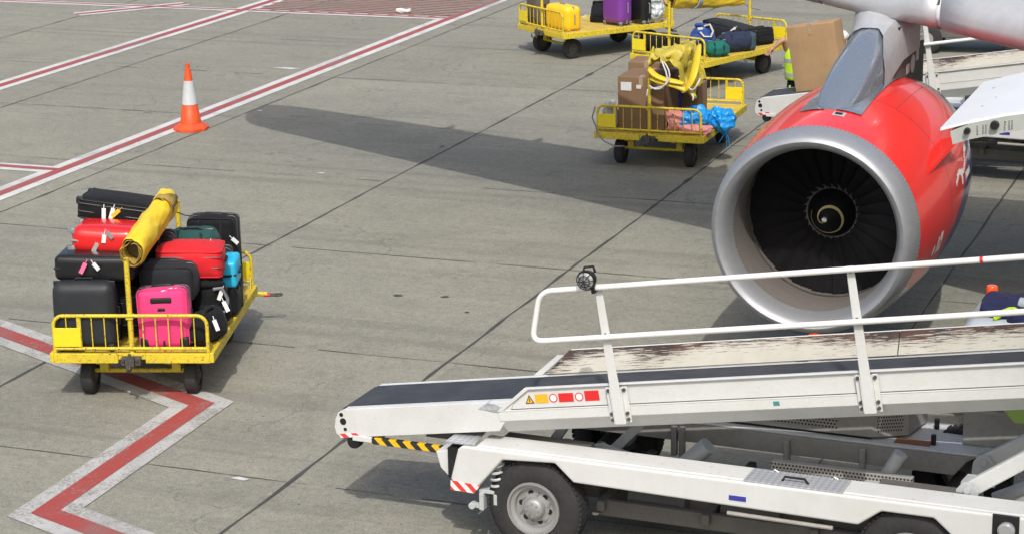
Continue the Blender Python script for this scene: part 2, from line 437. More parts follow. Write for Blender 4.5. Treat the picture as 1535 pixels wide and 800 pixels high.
        if bevel:
            md = o.modifiers.new('bevel', 'BEVEL'); md.width = bevel; md.segments = seg; md.limit_method = 'ANGLE'; md.angle_limit = R(35)
        return o

def tag(o, label, cat, group=None):
    o['label'] = label; o['category'] = cat
    if group: o['group'] = group
    return o
def thing(name, label, cat, mtx=None, group=None):
    o = bpy.data.objects.new(name, None); COL.objects.link(o); o.empty_display_size = .2
    if mtx is not None: o.matrix_world = mtx
    return tag(o, label, cat, group)
def struct(o): o['kind'] = 'structure'; return o
def T(x, y, z): return Matrix.Translation((x, y, z))
def RZ(d): return Matrix.Rotation(R(d), 4, 'Z')
def RX(d): return Matrix.Rotation(R(d), 4, 'X')
def RY(d): return Matrix.Rotation(R(d), 4, 'Y')
def copy_tree(o, parent=None):
    c = o.copy(); COL.objects.link(c)
    if parent: c.parent = parent
    for ch in o.children: copy_tree(ch, c)
    return c
def arc(c, r, a0, a1, n, u=(1, 0, 0), w=(0, 0, 1)):
    c, u, w = Vector(c), Vector(u), Vector(w)
    return [c + u * (r * math.cos(a0 + (a1 - a0) * i / n)) + w * (r * math.sin(a0 + (a1 - a0) * i / n)) for i in range(n + 1)]

# ------------------------------------------------------------------ camera, light, sky
cam = bpy.data.cameras.new('camera'); co = bpy.data.objects.new('camera', cam); COL.objects.link(co)
yaw, pitch, roll = -.3734, .2665, -.0206
fwd = Vector((math.sin(yaw) * math.cos(pitch), math.cos(yaw) * math.cos(pitch), -math.sin(pitch)))
rt = Vector((math.cos(yaw), -math.sin(yaw), 0)); up = rt.cross(fwd)
rt, up = rt * math.cos(roll) + up * math.sin(roll), -rt * math.sin(roll) + up * math.cos(roll)
mw = Matrix((rt, up, -fwd)).transposed().to_4x4(); mw.translation = (0, 0, 7.0)
co.matrix_world = mw; cam.sensor_width = 36; cam.sensor_fit = 'HORIZONTAL'; cam.lens = 76.41
cam.clip_start = .1; cam.clip_end = 3000; SC.camera = co

EL, AZ = R(50.5), R(-21.5)     # sun height, direction in which shadows fall
sd = Vector((math.sin(AZ) * math.cos(EL), math.cos(AZ) * math.cos(EL), -math.sin(EL)))
sl = bpy.data.lights.new('sun', 'SUN'); sl.energy = 2.35; sl.angle = R(.6); sl.color = (1, .972, .93)
so = bpy.data.objects.new('sun', sl); COL.objects.link(so); so.rotation_euler = sd.to_track_quat('-Z', 'Y').to_euler(); so.location = (10, -20, 40)
W = bpy.data.worlds.new('World'); SC.world = W; W.use_nodes = True
nt = W.node_tree; sky = nt.nodes.new('ShaderNodeTexSky'); sky.sky_type = 'NISHITA'; sky.sun_disc = False
sky.sun_elevation = EL; sky.sun_rotation = math.pi + AZ; sky.air_density = 1.0; sky.dust_density = 4.5; sky.ozone_density = .7
nt.links.new(sky.outputs[0], nt.nodes['Background'].inputs[0]); nt.nodes['Background'].inputs[1].default_value = .15
SC.view_settings.view_transform = 'Standard'; SC.view_settings.look = 'None'; SC.view_settings.exposure = .30; SC.view_settings.gamma = 1

# ------------------------------------------------------------------ ground, joints, markings
g = MB(); n = 24
xs = [-400, -120, -60, -30, -20, -10, 0, 10, 30, 80, 400]; ys = [-100, -20, 0, 10, 20, 30, 40, 60, 100, 200, 700]
gv = [[g.v((x, y, 0)) for y in ys] for x in xs]
for i in range(len(xs) - 1):
    for j in range(len(ys) - 1): g.f([gv[i][j], gv[i + 1][j], gv[i + 1][j + 1], gv[i][j + 1]])
struct(g.build('ground', 'ground'))

COLS = [-38.7, -34.4, -30.1, -25.8, -21.45, -17.118, -12.743, -8.635, -4.233, .07, 4.4, 8.7]
ROWS = [5.3, 9.0, 12.7, 16.416, 20.092, 23.931, 27.664, 31.353, 35.058, 38.655, 42.3, 46.0, 49.7, 53.4, 57.1, 60.8]
rj = random.Random(3)
def joint_strip(mb, a, b, w, jit):
    a, b = Vector(a), Vector(b); d = b - a; L_ = d.length; d.normalize(); nrm = Vector((-d.y, d.x, 0)); k = int(L_ / .28); last = None; off = 0
    for i in range(k + 1):
        off = off * .8 + rj.uniform(-jit, jit); ww = w * rj.uniform(.4, 1.45)
        if rj.random() < .05: ww *= rj.uniform(1.5, 2.4)
        p = a + d * (L_ * i / k) + nrm * off
        q = (mb.v(p + nrm * ww / 2 + Vector((0, 0, .004))), mb.v(p - nrm * ww / 2 + Vector((0, 0, .004))))
        if last and not (w < .02 and rj.random() < .12): mb.f([last[0], last[1], q[1], q[0]])
        last = q
jm = MB()
for x in COLS: joint_strip(jm, (x, 4, 0), (x, 62, 0), .024 if x not in (-12.743, -8.635) else .034, .009)
struct(jm.build('expansion_joint', 'joint'))
jm = MB()
for y in ROWS: joint_strip(jm, (-38, y, .001), (9, y, .001), .013, .006)
struct(jm.build('expansion_joint', 'joint'))

def stripe(mb, pts, w, z):
    """mitred band along a polyline"""
    P = [Vector((*p, z)) for p in pts]; L_, R_ = [], []
    for i, p in enumerate(P):
        d0 = (P[i] - P[i - 1]).normalized() if i else (P[1] - P[0]).normalized()
        d1 = (P[i + 1] - P[i]).normalized() if i < len(P) - 1 else d0
        n0 = Vector((-d0.y, d0.x, 0)); n1 = Vector((-d1.y, d1.x, 0)); nn = (n0 + n1).normalized(); k = w / 2 / max(.3, nn.dot(n0))
        L_.append(p + nn * k); R_.append(p - nn * k)
    for i in range(len(P) - 1):
        m_ = max(1, int((P[i + 1] - P[i]).length / 2))
        for j in range(m_):
            t0, t1 = j / m_, (j + 1) / m_
            mb.poly([L_[i].lerp(L_[i + 1], t0), R_[i].lerp(R_[i + 1], t0), R_[i].lerp(R_[i + 1], t1), L_[i].lerp(L_[i + 1], t1)])
wl, rl, ww_, rf, pr = MB(), MB(), MB(), MB(), MB()
X1, X2 = -17.75, -22.67
stripe(wl, [(X1, 5), (X1, 41.93)], .50, .007); stripe(wl, [(X1 + .17, 41.93), (X1 + .17, 75)], .16, .007)
stripe(rl, [(X1, 5), (X1, 75)], .17, .011)
stripe(wl, [(X2, 5), (X2, 75)], .52, .007); stripe(rl, [(X2, 5), (X2, 75)], .19, .011)
stripe(wl, [(-60, 42.02), (X1 - .05, 42.02)], .36, .006); stripe(rl, [(-60, 42.04), (X1, 42.04)], .12, .0105)
stripe(wl, [(-26.0, 40.6), (-24.4, 42.6)], .5, .0065); stripe(rl, [(-26.0, 40.6), (-24.4, 42.6)], .18, .0102)
stripe(wl, [(-34, 26.98), (X1 - .1, 26.98)], .40, .0062); stripe(rl, [(-34, 27.0), (X1, 27.0)], .15, .0106)
for i in range(40):
    y0 = 42.5 + i * .47; xl = max(X2 + .18, X1 - .15 - (y0 - 42.12))
    stripe(pr, [(xl, y0 - (X1 - .15 - xl)), (X1 - .15, y0)], .115, .009)
ZR = [(-22.0, 23.2), (-13.88, 19.66), (-10.49, 18.09), (-10.34, 15.06), (-4.0, 12.6)]
ZR = [(-24.0, 24.1), (-13.88, 19.62), (-10.50, 18.08), (-10.36, 15.06), (-4.0, 12.75)]
ZL = [(-24.0, 24.1), (-13.90, 19.64), (-10.45, 18.08), (-10.34, 15.08), (-4.0, 12.75)]
stripe(ww_, ZL, .55, .0088); stripe(rf, ZL, .215, .0128)
struct(wl.build('white_line', 'line_white')); struct(rl.build('red_line', 'line_red')); struct(ww_.build('worn_white_line', 'line_white_worn'))
struct(rf.build('worn_red_line', 'line_red_fresh')); struct(pr.build('red_hatching', 'line_pale_red'))
sp = MB(); rs = random.Random(11)
for x, y, r_ in ((-10.18, 22.3, .06), (-9.62, 22.41, .05), (-9.14, 21.9, .03), (-12.9, 30.1, .05), (-22.6, 39.2, .15)):
    k = 11; ph = rs.random() * 6
    sp.poly([(x + r_ * rs.uniform(.6, 1.35) * math.cos(ph + 2 * math.pi * i / k), y + r_ * rs.uniform(.5, 1.1) * math.sin(ph + 2 * math.pi * i / k), .006) for i in range(k)])
struct(sp.build('ground_spall', 'joint'))
sp = MB()
for x, y, a, b_ in ((-18.4, 35.7, .28, .09), (-16.98, 31.9, .05, .05), (-13.9, 27.9, .07, .04), (-9.1, 16.35, .09, .04), (-13.2, 21.7, .05, .03), (-21.5, 30.2, .05, .04)):
    sp.poly([(x - a, y - b_ * .4, .0065), (x + a * .6, y - b_, .0065), (x + a, y + b_ * .3, .0065), (x - a * .3, y + b_, .0065)])
struct(sp.build('paint_fleck', 'line_white'))
# ------------------------------------------------------------------ traffic cone
def cone():
    t = thing('traffic_cone', 'tall orange traffic cone with a white sleeve beside the red line', 'cone', T(-17.34, 30.2, 0) @ RZ(12))
    b = MB()
    o8 = [(.29 * math.cos(R(22.5 + 45 * i)), .29 * math.sin(R(22.5 + 45 * i))) for i in range(8)]
    b.prism(o8, 'z', 0, .045)
    lo = [b.v((x, y, .045)) for x, y in o8]; hi = [b.v((x * .68, y * .68, .115)) for x, y in o8]; b.bridge(lo, hi); b.f(hi)
    b.build('base', 'orange', t, bevel=.006)
    b = MB(); b.lathe([(.10, .175), (.115, .172), (.28, .147), (.285, .143), (.40, .128), (.41, .122), (.97, .048), (.985, .046), (.99, .036), (1.075, .033), (1.08, .02), (1.08, .001)], 32, 'z'); b.build('body', 'orange', t, smooth=True)
    b = MB(); b.lathe([(.42, .1235), (.422, .1265), (.80, .0765), (.802, .0735)], 32, 'z'); b.build('reflective_sleeve', 'cone_white', t, smooth=True)
cone()

# ------------------------------------------------------------------ baggage carts: local x across, y along, z up
ZD = .52
def rail_mesh(y, sgn=1, plate_side=-1):
    b = MB(); x = .775; zt, zb = .915, .575; r_ = .1; t = .019
    pts = [(-x, y, ZD - .01), (-x, y, zt - r_)] + [tuple(p) for p in arc((-x + r_, y, zt - r_), r_, math.pi, math.pi / 2, 6)][1:] + \
          [tuple(p) for p in arc((x - r_, y, zt - r_), r_, math.pi / 2, 0, 6)] + [(x, y, ZD - .01)]
    b.tube(pts, t, 10)
    b.tube([(-x, y, zb), (x, y, zb)], t * .9, 10)
    for i in range(1, 12):
        xx = -x + i * 2 * x / 12
        if abs(xx) < .04 or (plate_side < 0 and i in (2,)) or (plate_side > 0 and i in (10,)): continue
        b.tube([(xx, y, zb), (xx, y, zt)], .0065, 6)
    px = plate_side * .515
    b.cbox((px, y, (zb + zt) / 2), (.042, .018, zt - zb - .02))
    return b
def make_cart(label, mtx, tow=True, group='yellow flatbed baggage carts', plate=True):
    t = thing('baggage_cart', label, 'baggage cart', mtx, group); L_ = 2.5
    b = MB(); b.box(-.79, .02, ZD - .012, .79, L_ - .02, ZD)
    for i in range(9): b.box(-.765, .14 + i * .28, ZD + .001, .765, .143 + i * .28, ZD + .004)
    b.build('deck', 'yellow_deck', t)
    b = MB()
    for s in (-1, 1): b.box(s * .81 - .02, -.0, .43, s * .81 + .02, L_, ZD + .012)
    b.box(-.79, -.0, .425, -.14, .04, ZD + .006); b.box(.14, -.0, .425, .79, .04, ZD + .006); b.box(-.14, .012, .46, .14, .04, ZD + .006)
    b.box(-.79, L_ - .04, .425, .79, L_, ZD + .006)
    for s in (-.35, .35): b.box(s - .03, .05, .40, s + .03, L_ - .05, .505)
    b.build('frame', 'yellow', t, bevel=.006)
    fr = rail_mesh(.02, plate_side=-1).build('end_rail', 'yellow', t, smooth=True)
    b = MB(); b.box(-.772, -.004, .60, -.50, .010, .795); b.build('plate', 'yellow_plate', fr, bevel=.003)
    rr = rail_mesh(L_ - .02, plate_side=1).build('end_rail', 'yellow', t, smooth=True)
    b = MB(); b.box(.50, L_ - .03, .60, .772, L_ - .01, .795); b.build('plate', 'yellow_plate', rr, bevel=.003)
    for y in (.045, L_ - .045):
        b = MB(); b.tube([(0, y, .46), (0, y, 1.50)], .027, 10); b.cbox((0, y, .90), (.07, .065, .05)); b.build('pole', 'yellow', t, smooth=True)
    for s in (-1, 1):
        for y0, y1 in ((.03, .2), (L_ - .03, L_ - .2)):
            b = MB(); b.tube([(s * .765, y0, .68), (s * .79, y1, .53)], .008, 6); b.build('stay', 'yellow', t)
    for y in (.37, 2.12):
        b = MB(); b.tube([(-.50, y, .235), (.50, y, .235)], .024, 10)
        for s in (-1, 1): b.box(s * .37 - .045, y - .05, .235, s * .37 + .045, y + .05, .425)
        ax = b.build('axle', 'yellow', t, smooth=True)
        for s in (-1, 1):
            b = MB(); x = s * .53; w = .065
            b.lathe([(-w, .10), (-w, .165), (-w * .75, .187), (w * .75, .187), (w, .165), (w, .10)], 32, 'x', (0, 0, 0))
            wh = b.build('wheel', 'rubber', t, smooth=True); wh.location = (x, y, .187)
            b = MB(); b.lathe([(-w + .012, .001), (-w + .012, .10), (w - .012, .10), (w - .012, .001)], 24, 'x'); b.cyl((-w - .01, 0, 0), (w + .01, 0, 0), .035)
            for k in range(5):
                a = k * 2 * math.pi / 5
                b.cyl((-w, .065 * math.cos(a), .065 * math.sin(a)), (w, .065 * math.cos(a), .065 * math.sin(a)), .009, n=6)
            b.build('hub', 'dark_iron', wh)
    b = MB(); b.box(-.10, -.06, .415, .10, .06, .50); b.build('hitch_block', 'dark_iron', t, bevel=.01)
    b = MB(); b.box(-.045, -.10, .42, .045, -.06, .52); b.cyl((0, -.085, .37), (0, -.085, .55), .016)
    for a, c in ((-.07, .48), (.07, .48), (-.07, .44), (.07, .44)): b.cyl((a, -.06, c), (a, -.078, c), .014, n=8)
    b.tube([(.0, -.10, .43)] + [tuple(p) for p in arc((0, -.15, .43), .045, 0, -math.pi * 1.2, 10, (0, 1, 0))], .013, 8); b.build('hitch', 'dark_iron', t, smooth=True)
    if tow:
        b = MB(); b.tube([(0, L_ - .3, .43), (0, L_ + .05, .42), (tow[0] * .88, L_ + tow[1] * .88, .35)], .026, 8); db = b.build('drawbar', 'yellow', t, smooth=True)
        e = Vector((tow[0], L_ + tow[1], .33)); s_ = Vector((tow[0] * .62, L_ + tow[1] * .62, .36)); d = (e - s_).normalized()
        b = MB(); s_ = s_.lerp(e, .60); b.tube([s_, e - d * .1], .024, 8); b.build('grip', 'red_sign', db, smooth=True)
        b = MB(); b.tube([e - d * .1, e - d * .04], .02, 8); b.tube([e + d * .012 * 0 + Vector((.045 * math.cos(a), .045 * math.sin(a), 0)) for a in [i * math.pi / 6 for i in range(12)]], .011, 8, closed=True); b.build('tow_eye', 'dark_iron', db, smooth=True)
    return t
C1 = T(-11.118, 17.91, 0) @ RZ(17.5); C2 = T(-9.37, 29.44, 0) @ RZ(1); C3 = T(-14.25, 38.08, 0) @ RZ(-38); C4 = T(-11.0, 35.66, 0) @ RZ(-20)
make_cart('baggage cart piled with suitcases standing over the zigzag red line', C1, (1.0, .31))
make_cart('baggage cart loaded with brown cardboard boxes under a crumpled tarpaulin', C2, (-.9, .2))
make_cart('baggage cart carrying yellow and purple suitcases with bare deck between', C3, (.75, .05))
make_cart('baggage cart with dark duffel bags and a blue backpack under a raised tarpaulin roll', C4, None)

M['tarp_edge'] = paint('tarp_edge_layers', (.30, .20, .03), .6, .15, (.07, .05, .03), .6)
def roll(label, mtx, L_, r0, r1, z0, z1, mat, y0=-.05, seed=1, sag=.03, x0=0, x1=0, strap=False):
    t = thing('rolled_tarpaulin', label, 'tarpaulin', mtx, 'tarpaulins on the cart poles')
    b = MB(); k = 70; n = 48; last = None
    for i in range(k + 1):
        u = i / k; y = y0 + (L_ - y0) * u; r = r0 + (r1 - r0) * u; z = z0 + (z1 - z0) * u - sag * math.sin(math.pi * u); x = x0 + (x1 - x0) * u
        gg = []
        for j in range(n):
            a = 2 * math.pi * j / n
            w = mnoise.noise(Vector((math.cos(a) * 1.3 + u * 3, math.sin(a) * 1.3, u * 5 + seed)))
            f = mnoise.noise(Vector((a * 2.2 + u * 7 if a < math.pi else (2 * math.pi - a) * 2.2 + u * 7, seed * 3., u * 2.5)))
            rr = r * (1 + .10 * w + .08 * f) * (.93 if i in (0, k) else 1)
            ca, sa = math.cos(a), math.sin(a); cr = .012 * mnoise.noise(Vector((ca * 1.4 + y * 2.2, sa * 1.4 - y * 1.5, seed * 2.))) + .006 * (1 - abs(mnoise.noise(Vector((y * 2.6 + ca * 1.6, sa * 1.6 - y * 1.2, seed)))) * 3)
            gg.append(b.v((x + (rr + cr) * math.cos(a) * .92, y, z + (rr + cr) * math.sin(a) * 1.08)))
        if last: b.bridge(last, gg)
        last = gg
    b.build('outer_cover', mat, t, smooth=True)
    for yy, sg in ((y0, -1), (L_, 1)):
        b = MB(); r = r0 if sg < 0 else r1; xx, zz = (x0, z0) if sg < 0 else (x1, z1)
        pts = []; turns = 3.3
        for i in range(90):
            a = i / 90 * turns * 2 * math.pi; q = r * (.97 - .34 * i / 90 + .20 * mnoise.noise(Vector((math.cos(a) * 1.2, math.sin(a) * 1.2, seed + a * .12))))
            pts.append((xx + q * math.cos(a) * .92, q * math.sin(a) * 1.06 + zz, yy + sg * (-.005 + .09 * mnoise.noise(Vector((a * .7, seed, 1))))))
        A = [b.v((p[0], p[2], p[1])) for p in pts]; B = [b.v((p[0], p[2] - sg * .30, p[1])) for p in pts]
        for i in range(len(A) - 1): b.f([A[i], A[i + 1], B[i + 1], B[i]])
        b.build('rolled_layers', 'tarp_edge', t, smooth=True, solid=.005)
        b = MB(); b.cyl((xx, yy - sg * .22, zz), (xx, yy - sg * .30, zz), r * .9, n=24); b.build('interior_shade', 'tarp_dark', t)  # dark plug: shade inside the hollow roll put into its colour
    b = MB(); b.tube([(x1 + .05, L_ + .02, z1 - .1), (x1 + .16, L_ + .1, z1 - .17), (x1 + .32, L_ + .12, z1 - .19)], .006, 6); b.build('cord', 'black', t, smooth=True)
    if strap:
        for u in (.3,):
            b = MB(); b.lathe([(y0 + (L_ - y0) * u + d, r0 + (r1 - r0) * u + e) for d, e in ((-.06, .012), (-.06, .03), (.06, .03), (.06, .012))], 32, 'y', (x0, 0, z0 + (z1 - z0) * u)); b.build('strap', 'reflect', t, smooth=True)
    return t
roll('rolled yellow tarpaulin lying on the pole tops above the red suitcases', C1, 1.42, .135, .135, 1.54, 1.735, 'tarp', .085, 1, .0, 0.05, .13)
roll('long yellow tarpaulin roll with a grey strap above the blue backpack', C4, 2.42, .17, .10, 1.56, 1.24, 'tarp', .08, 2, .02, -.02, -.15, True)

# ------------------------------------------------------------------ luggage
FABS = {k: fabric('fabric_' + k, c, **kw) for k, c, kw in (
    ('black', (.006, .0065, .008), {}), ('charcoal', (.015, .018, .022), {}), ('grey', (.11, .105, .10), {}), ('pink', (.64, .045, .17), dict(rough=.7, fold=.2)),
    ('red', (.56, .014, .020), dict(rough=.65, fold=.3)), ('green', (.016, .062, .056), {}), ('navy', (.018, .026, .055), {}), ('blue', (.022, .060, .24), {}), ('teal', (.008, .115, .095), {}), ('slate', (.035, .065, .085), {}))}
HARD = {k: plastic('shell_' + k, c, r_, .3 if k in ('grey', 'black') else .5, ct, .05 if k == 'red' else .2) for k, c, r_, ct in (('grey', (.020, .0225, .026), .42, 0), ('red', (.62, .010, .010), .16, .6), ('black', (.009, .0095, .011), .3, .2), ('cyan', (.015, .45, .70), .35, .1), ('purple', (.16, .035, .26), .35, .2), ('yellow', (.85, .50, .008), .35, .2))}
M['trim'] = plastic('grey_trim', (.20, .21, .22), .35)
M['zip'] = plastic('zip_grey', (.055, .057, .06), .4)

def place(cart, center, rot, h):
    """root matrix for a case whose box centre sits at `center` (cart frame)"""
    return cart @ T(*center) @ rot @ T(0, 0, -h / 2)
def tags(t, cart, spots):
    for (x, y, z, tilt, mt) in spots:
        b = MB(t.matrix_world.inverted() @ cart @ T(x, y, z) @ RY(tilt) @ RX(-8))
        hh = .085 + .03 * ((len(spots) * 7 + int(x * 90)) % 3) / 2; b.box(-.021, -.0015, -hh, .021, .0015, 0); b.tube([(0, 0, 0), (0, .01, .04)], .004, 6)
        b.build('luggage_tag', mt, t)
def hard_case(name, label, cart, center, rot, s, mat, trim='black', wheels=True, ribs=0, tg=(), group='suitcases on the baggage carts', tele=False, cat='suitcase', rad=None):
    w, d, h = s; rad = rad or min(.09, d * .36)
    t = thing(name, label, cat, place(cart, center, rot, h), group)
    wz = .045 if wheels else 0
    b = MB(); b.rbox((0, 0, (h + wz) / 2), (w, d, h - wz), rad, 12, .04, .002, 3, sum(map(ord, label)) % 50)
    if ribs:
        for i in range(ribs):
            x = -w * .34 + w * .68 * i / max(1, ribs - 1)
            for sy in (-1, 1): b.rbox((x, sy * (d / 2 - .004), (h + wz) / 2), (.03, .024, h * .66), .011, 6)
    b.build('shell', mat, t, smooth=True)
    b = MB(); b.rbox((0, 0, (h + wz) / 2), (w + .008, .022, h - wz + .008), rad * .95, 10)
    b.build('seam', trim, t, smooth=True)
    b = MB(); b.tube([(-.10, 0, h - .012)] + [(-.085, 0, h + .028), (.085, 0, h + .028)] + [(.10, 0, h - .012)], .013, 8); b.build('handle', trim, t, smooth=True)
    b = MB(); b.tube([(w / 2 - .012, 0, h * .5 - .10), (w / 2 + .026, 0, h * .5 - .085), (w / 2 + .026, 0, h * .5 + .085), (w / 2 - .012, 0, h * .5 + .10)], .012, 8); b.build('side_handle', trim, t, smooth=True)
    if wheels:
        for sx in (-1, 1):
            for sy in (-1, 1):
                x, y = sx * (w / 2 - .055), sy * (d / 2 - .05)
                b = MB(); b.rbox((x, y, .062), (.075, .07, .05), .02, 6)
                hs = b.build('wheel_housing', trim if trim != 'black' else 'black', t, smooth=True)
                b = MB(); b.lathe([(-.014, .004), (-.014, .03), (.014, .03), (.014, .004)], 18, 'y', (x, y, .03)); b.build('wheel', 'black' if trim == 'black' else trim, hs, smooth=True)
    if tele:
        b = MB()
        for sx in (-.09, .09): b.tube([(sx, d * .3, h - .02), (sx, d * .3, h + tele)], .009, 8)
        b.build('telescopic_rod', 'chrome', t, smooth=True)
        b = MB(); b.rbox((0, d * .3, h + tele), (.22, .035, .03), .014, 6); b.build('grip', 'black', t, smooth=True)
    tags(t, cart, tg); return t
def soft_case(name, label, cart, center, rot, s, mat, piping='black', pocket=True, wheels=True, tg=(), group='suitcases on the baggage carts', tele=False, badge=None, seed=0, pmat=None, corner=False, cat='suitcase'):
    w, d, h = s
    t = thing(name, label, cat, place(cart, center, rot, h), group)
    wz = .03 if wheels else 0
    b = MB(); b.rbox((0, 0, (h + wz) / 2), (w, d, h - wz), min(.05, d * .3), 14, .10, .008, 4, seed + 1); b.build('body', mat, t, smooth=True)
    if pocket:
        b = MB(); b.rbox((0, -d / 2 - .004, h * .40), (w * .82, .05, h * .54), .02, 12, .15, .005, 5, seed + 4)
        p = b.build('front_pocket', pmat or mat, t, smooth=True)
        b = MB(); b.tube([(-w * .36, -d / 2 - .034, h * .625), (0, -d / 2 - .037, h * .632), (w * .36, -d / 2 - .034, h * .625)], .005, 6); b.build('zip', piping, p)
    for yy in (-.10 * d, .26 * d) if d > .2 else (.1 * d,):
        b = MB(); q = .05; X_, Z0, Z1 = w / 2 + .0035 + (.012 if abs(yy) < .3 * d else 0), wz + .0, h + .012; pts = []
        for cx, cz, a in ((X_ - q, Z1 - q, 0), (-X_ + q, Z1 - q, 90), (-X_ + q, Z0 + q, 180), (X_ - q, Z0 + q, 270)): pts += arc((cx, yy, cz), q, R(a), R(a + 90), 4)
        b.tube(pts, .006, 5, closed=True); b.build('zip', M['zip'], t, smooth=True)
    if seed % 2:
        for sx in (-.24, .24):
            b = MB(); b.tube([(sx * w, -d * .5 - .02, wz + .03), (sx * w, -d * .62, h * .5), (sx * w, -d * .5 - .02, h - .03), (sx * w, -d * .2, h + .016), (sx * w, d * .2, h + .016)], .017, 6, flat=.3); st = b.build('strap', 'black', t, smooth=True)
            b = MB(); b.cbox((sx * w, -d * .60, h * .62), (.05, .02, .06)); b.build('buckle', 'trim', st, bevel=.006)
    b = MB()
    for sy in (-1, 1):
        y = sy * (d / 2 - .022); r_ = .055; x_, z0, z1 = w / 2 + .004, wz - .002, h + .004
        pts = []
        for cx, cz, a in ((x_ - r_, z1 - r_, 0), (-x_ + r_, z1 - r_, 90), (-x_ + r_, z0 + r_, 180), (x_ - r_, z0 + r_, 270)):
            pts += arc((cx, y, cz), r_, R(a), R(a + 90), 5)
        b.tube(pts, .0075, 6, closed=True)
    b.build('piping', piping, t, smooth=True)
    b = MB(); b.tube([(-.12, 0, h + .002), (-.08, 0, h + .035), (.08, 0, h + .035), (.12, 0, h + .002)], .016, 8, flat=.55); b.build('handle', 'black', t, smooth=True)
    b = MB(); b.tube([(w / 2, 0, h * .5 - .11), (w / 2 + .03, 0, h * .5 - .08), (w / 2 + .03, 0, h * .5 + .08), (w / 2, 0, h * .5 + .11)], .014, 8, flat=.5); b.build('side_handle', 'black', t, smooth=True)
    if wheels:
        for sx in (-1, 1):
            b = MB(); b.rbox((sx * (w / 2 - .05), d / 2 - .04, .05), (.09, .09, .09), .03, 6); hs = b.build('wheel_housing', 'black', t, smooth=True)
            b = MB(); b.lathe([(-.02, .004), (-.02, .035), (.02, .035), (.02, .004)], 18, 'x', (sx * (w / 2 - .05), d / 2 - .02, .035)); b.build('wheel', 'trim', hs, smooth=True)
    if corner:
        for sx in (-1, 1):
            b = MB(); b.rbox((sx * (w / 2 - .045), -d / 2 + .03, .085), (.10, .09, .12), .035, 6, 0, 0); b.build('corner_guard', 'black', t, smooth=True)
        b = MB(); b.rbox((0, -d / 2 - .012, h * .84), (w * .44, .03, h * .095), .02, 8); b.build('recessed_grip', 'black', t, smooth=True)
        b = MB(); b.rbox((0, -d / 2 - .02, h * .69), (w * .16, .02, .035), .008, 6); b.build('name_plate', 'black', t, smooth=True)
        b = MB(); b.rbox((0, -d / 2 - .014, .06), (.02, .03, .10), .008, 6); b.build('centre_foot', 'black', t, smooth=True)
    if badge:
        b = MB(); b.cbox(badge, (.035, .03, .006)); b.build('badge', 'tagpaper', t)
    if tele:
        b = MB()
        for sx in (-.08, .08): b.tube([(sx, d * .36, h - .02), (sx, d * .36, h + tele)], .008, 8)
        b.build('telescopic_rod', 'chrome', t, smooth=True)
        b = MB(); b.rbox((0, d * .36, h + tele), (.20, .035, .03), .014, 6); b.build('grip', 'black', t, smooth=True)
    tags(t, cart, tg); return t
def duffel(name, label, cart, center, rotz, s, mat, seed=0, strap='black', tg=(), tilt=0, endcap=None):
    w, d, h = s
    t = thing(name, label, 'duffel bag', place(cart, center, RZ(rotz) @ RY(tilt), h), 'duffel bags on the baggage carts')
    b = MB(); b.rbox((0, 0, h / 2), (w, d, h), min(d, h) * .46, 16, .06, .026, 5, seed + 2); b.build('body', mat, t, smooth=True)
    for x in (-w * .2, w * .2):
        b = MB(); b.tube([(x, d * .5 * math.cos(a) * 1.06, h / 2 + h * .5 * math.sin(a) * 1.06) for a in [R(-70 + i * 20) for i in range(17)]], .02, 6, flat=.25); b.build('strap', strap, t, smooth=True)
    b = MB(); b.tube([(-w * .2, -d * .12, h * 1.01), (-w * .1, -d * .16, h * 1.13), (w * .1, -d * .16, h * 1.15), (w * .2, -d * .12, h * 1.01)], .013, 6); b.build('handle', strap, t, smooth=True)
    b = MB(); b.tube([(-w * .4, 0, h * 1.0), (0, .01, h * 1.02), (w * .4, 0, h * 1.0)], .007, 6); b.build('zip', 'trim', t)
    if endcap:
        b = MB(); b.rbox((w * .42, 0, h / 2), (w * .2, d * .96, h * .96), min(d, h) * .44, 10, .05, .012, 5, seed); b.build('end_panel', endcap, t, smooth=True)
    tags(t, cart, tg); return t
def backpack(name, label, cart, center, rot, s, mat, pmat, seed=0, tg=(), cord=None):
    w, d, h = s
    t = thing(name, label, 'backpack', place(cart, center, rot, h), 'backpacks on the baggage carts')
    b = MB(); b.rbox((0, 0, h / 2), (w, d, h), min(d, w) * .42, 16, .08, .022, 5, seed + 9, .18); b.build('body', mat, t, smooth=True)
    b = MB(); b.rbox((0, -d * .46, h * .34), (w * .72, d * .34, h * .46), .07, 12, .1, .014, 6, seed); b.build('front_pocket', pmat, t, smooth=True)
    b = MB(); b.rbox((0, -d * .05, h * .97), (w * .7, d * .8, h * .16), .06, 10, .1, .014, 6, seed + 3); b.build('lid', pmat, t, smooth=True)
    for sx in (-1, 1):
        b = MB(); b.tube([(sx * w * .25, d * .4, h * .9), (sx * w * .34, d * .62, h * .62), (sx * w * .36, d * .6, h * .3), (sx * w * .3, d * .42, h * .1)], .028, 6, flat=.4); b.build('shoulder_strap', 'black', t, smooth=True)
    if cord:
        b = MB(); b.tube([(w * .1, -d * .5, h * .9), (w * .35, -d * .62, h * .95), (w * .5, -d * .55, h * .7), (w * .45, -d * .6, h * .45), (w * .2, -d * .72, h * .42), (w * .02, -d * .7, h * .6)], .018, 6); b.build('pale_strap', cord, t, smooth=True)
    b = MB(); b.tube([(-.05, d * .3, h * .98), (0, d * .33, h * 1.09), (.05, d * .3, h * .98)], .012, 6); b.build('grab_loop', 'black', t, smooth=True)
    tags(t, cart, tg); return t
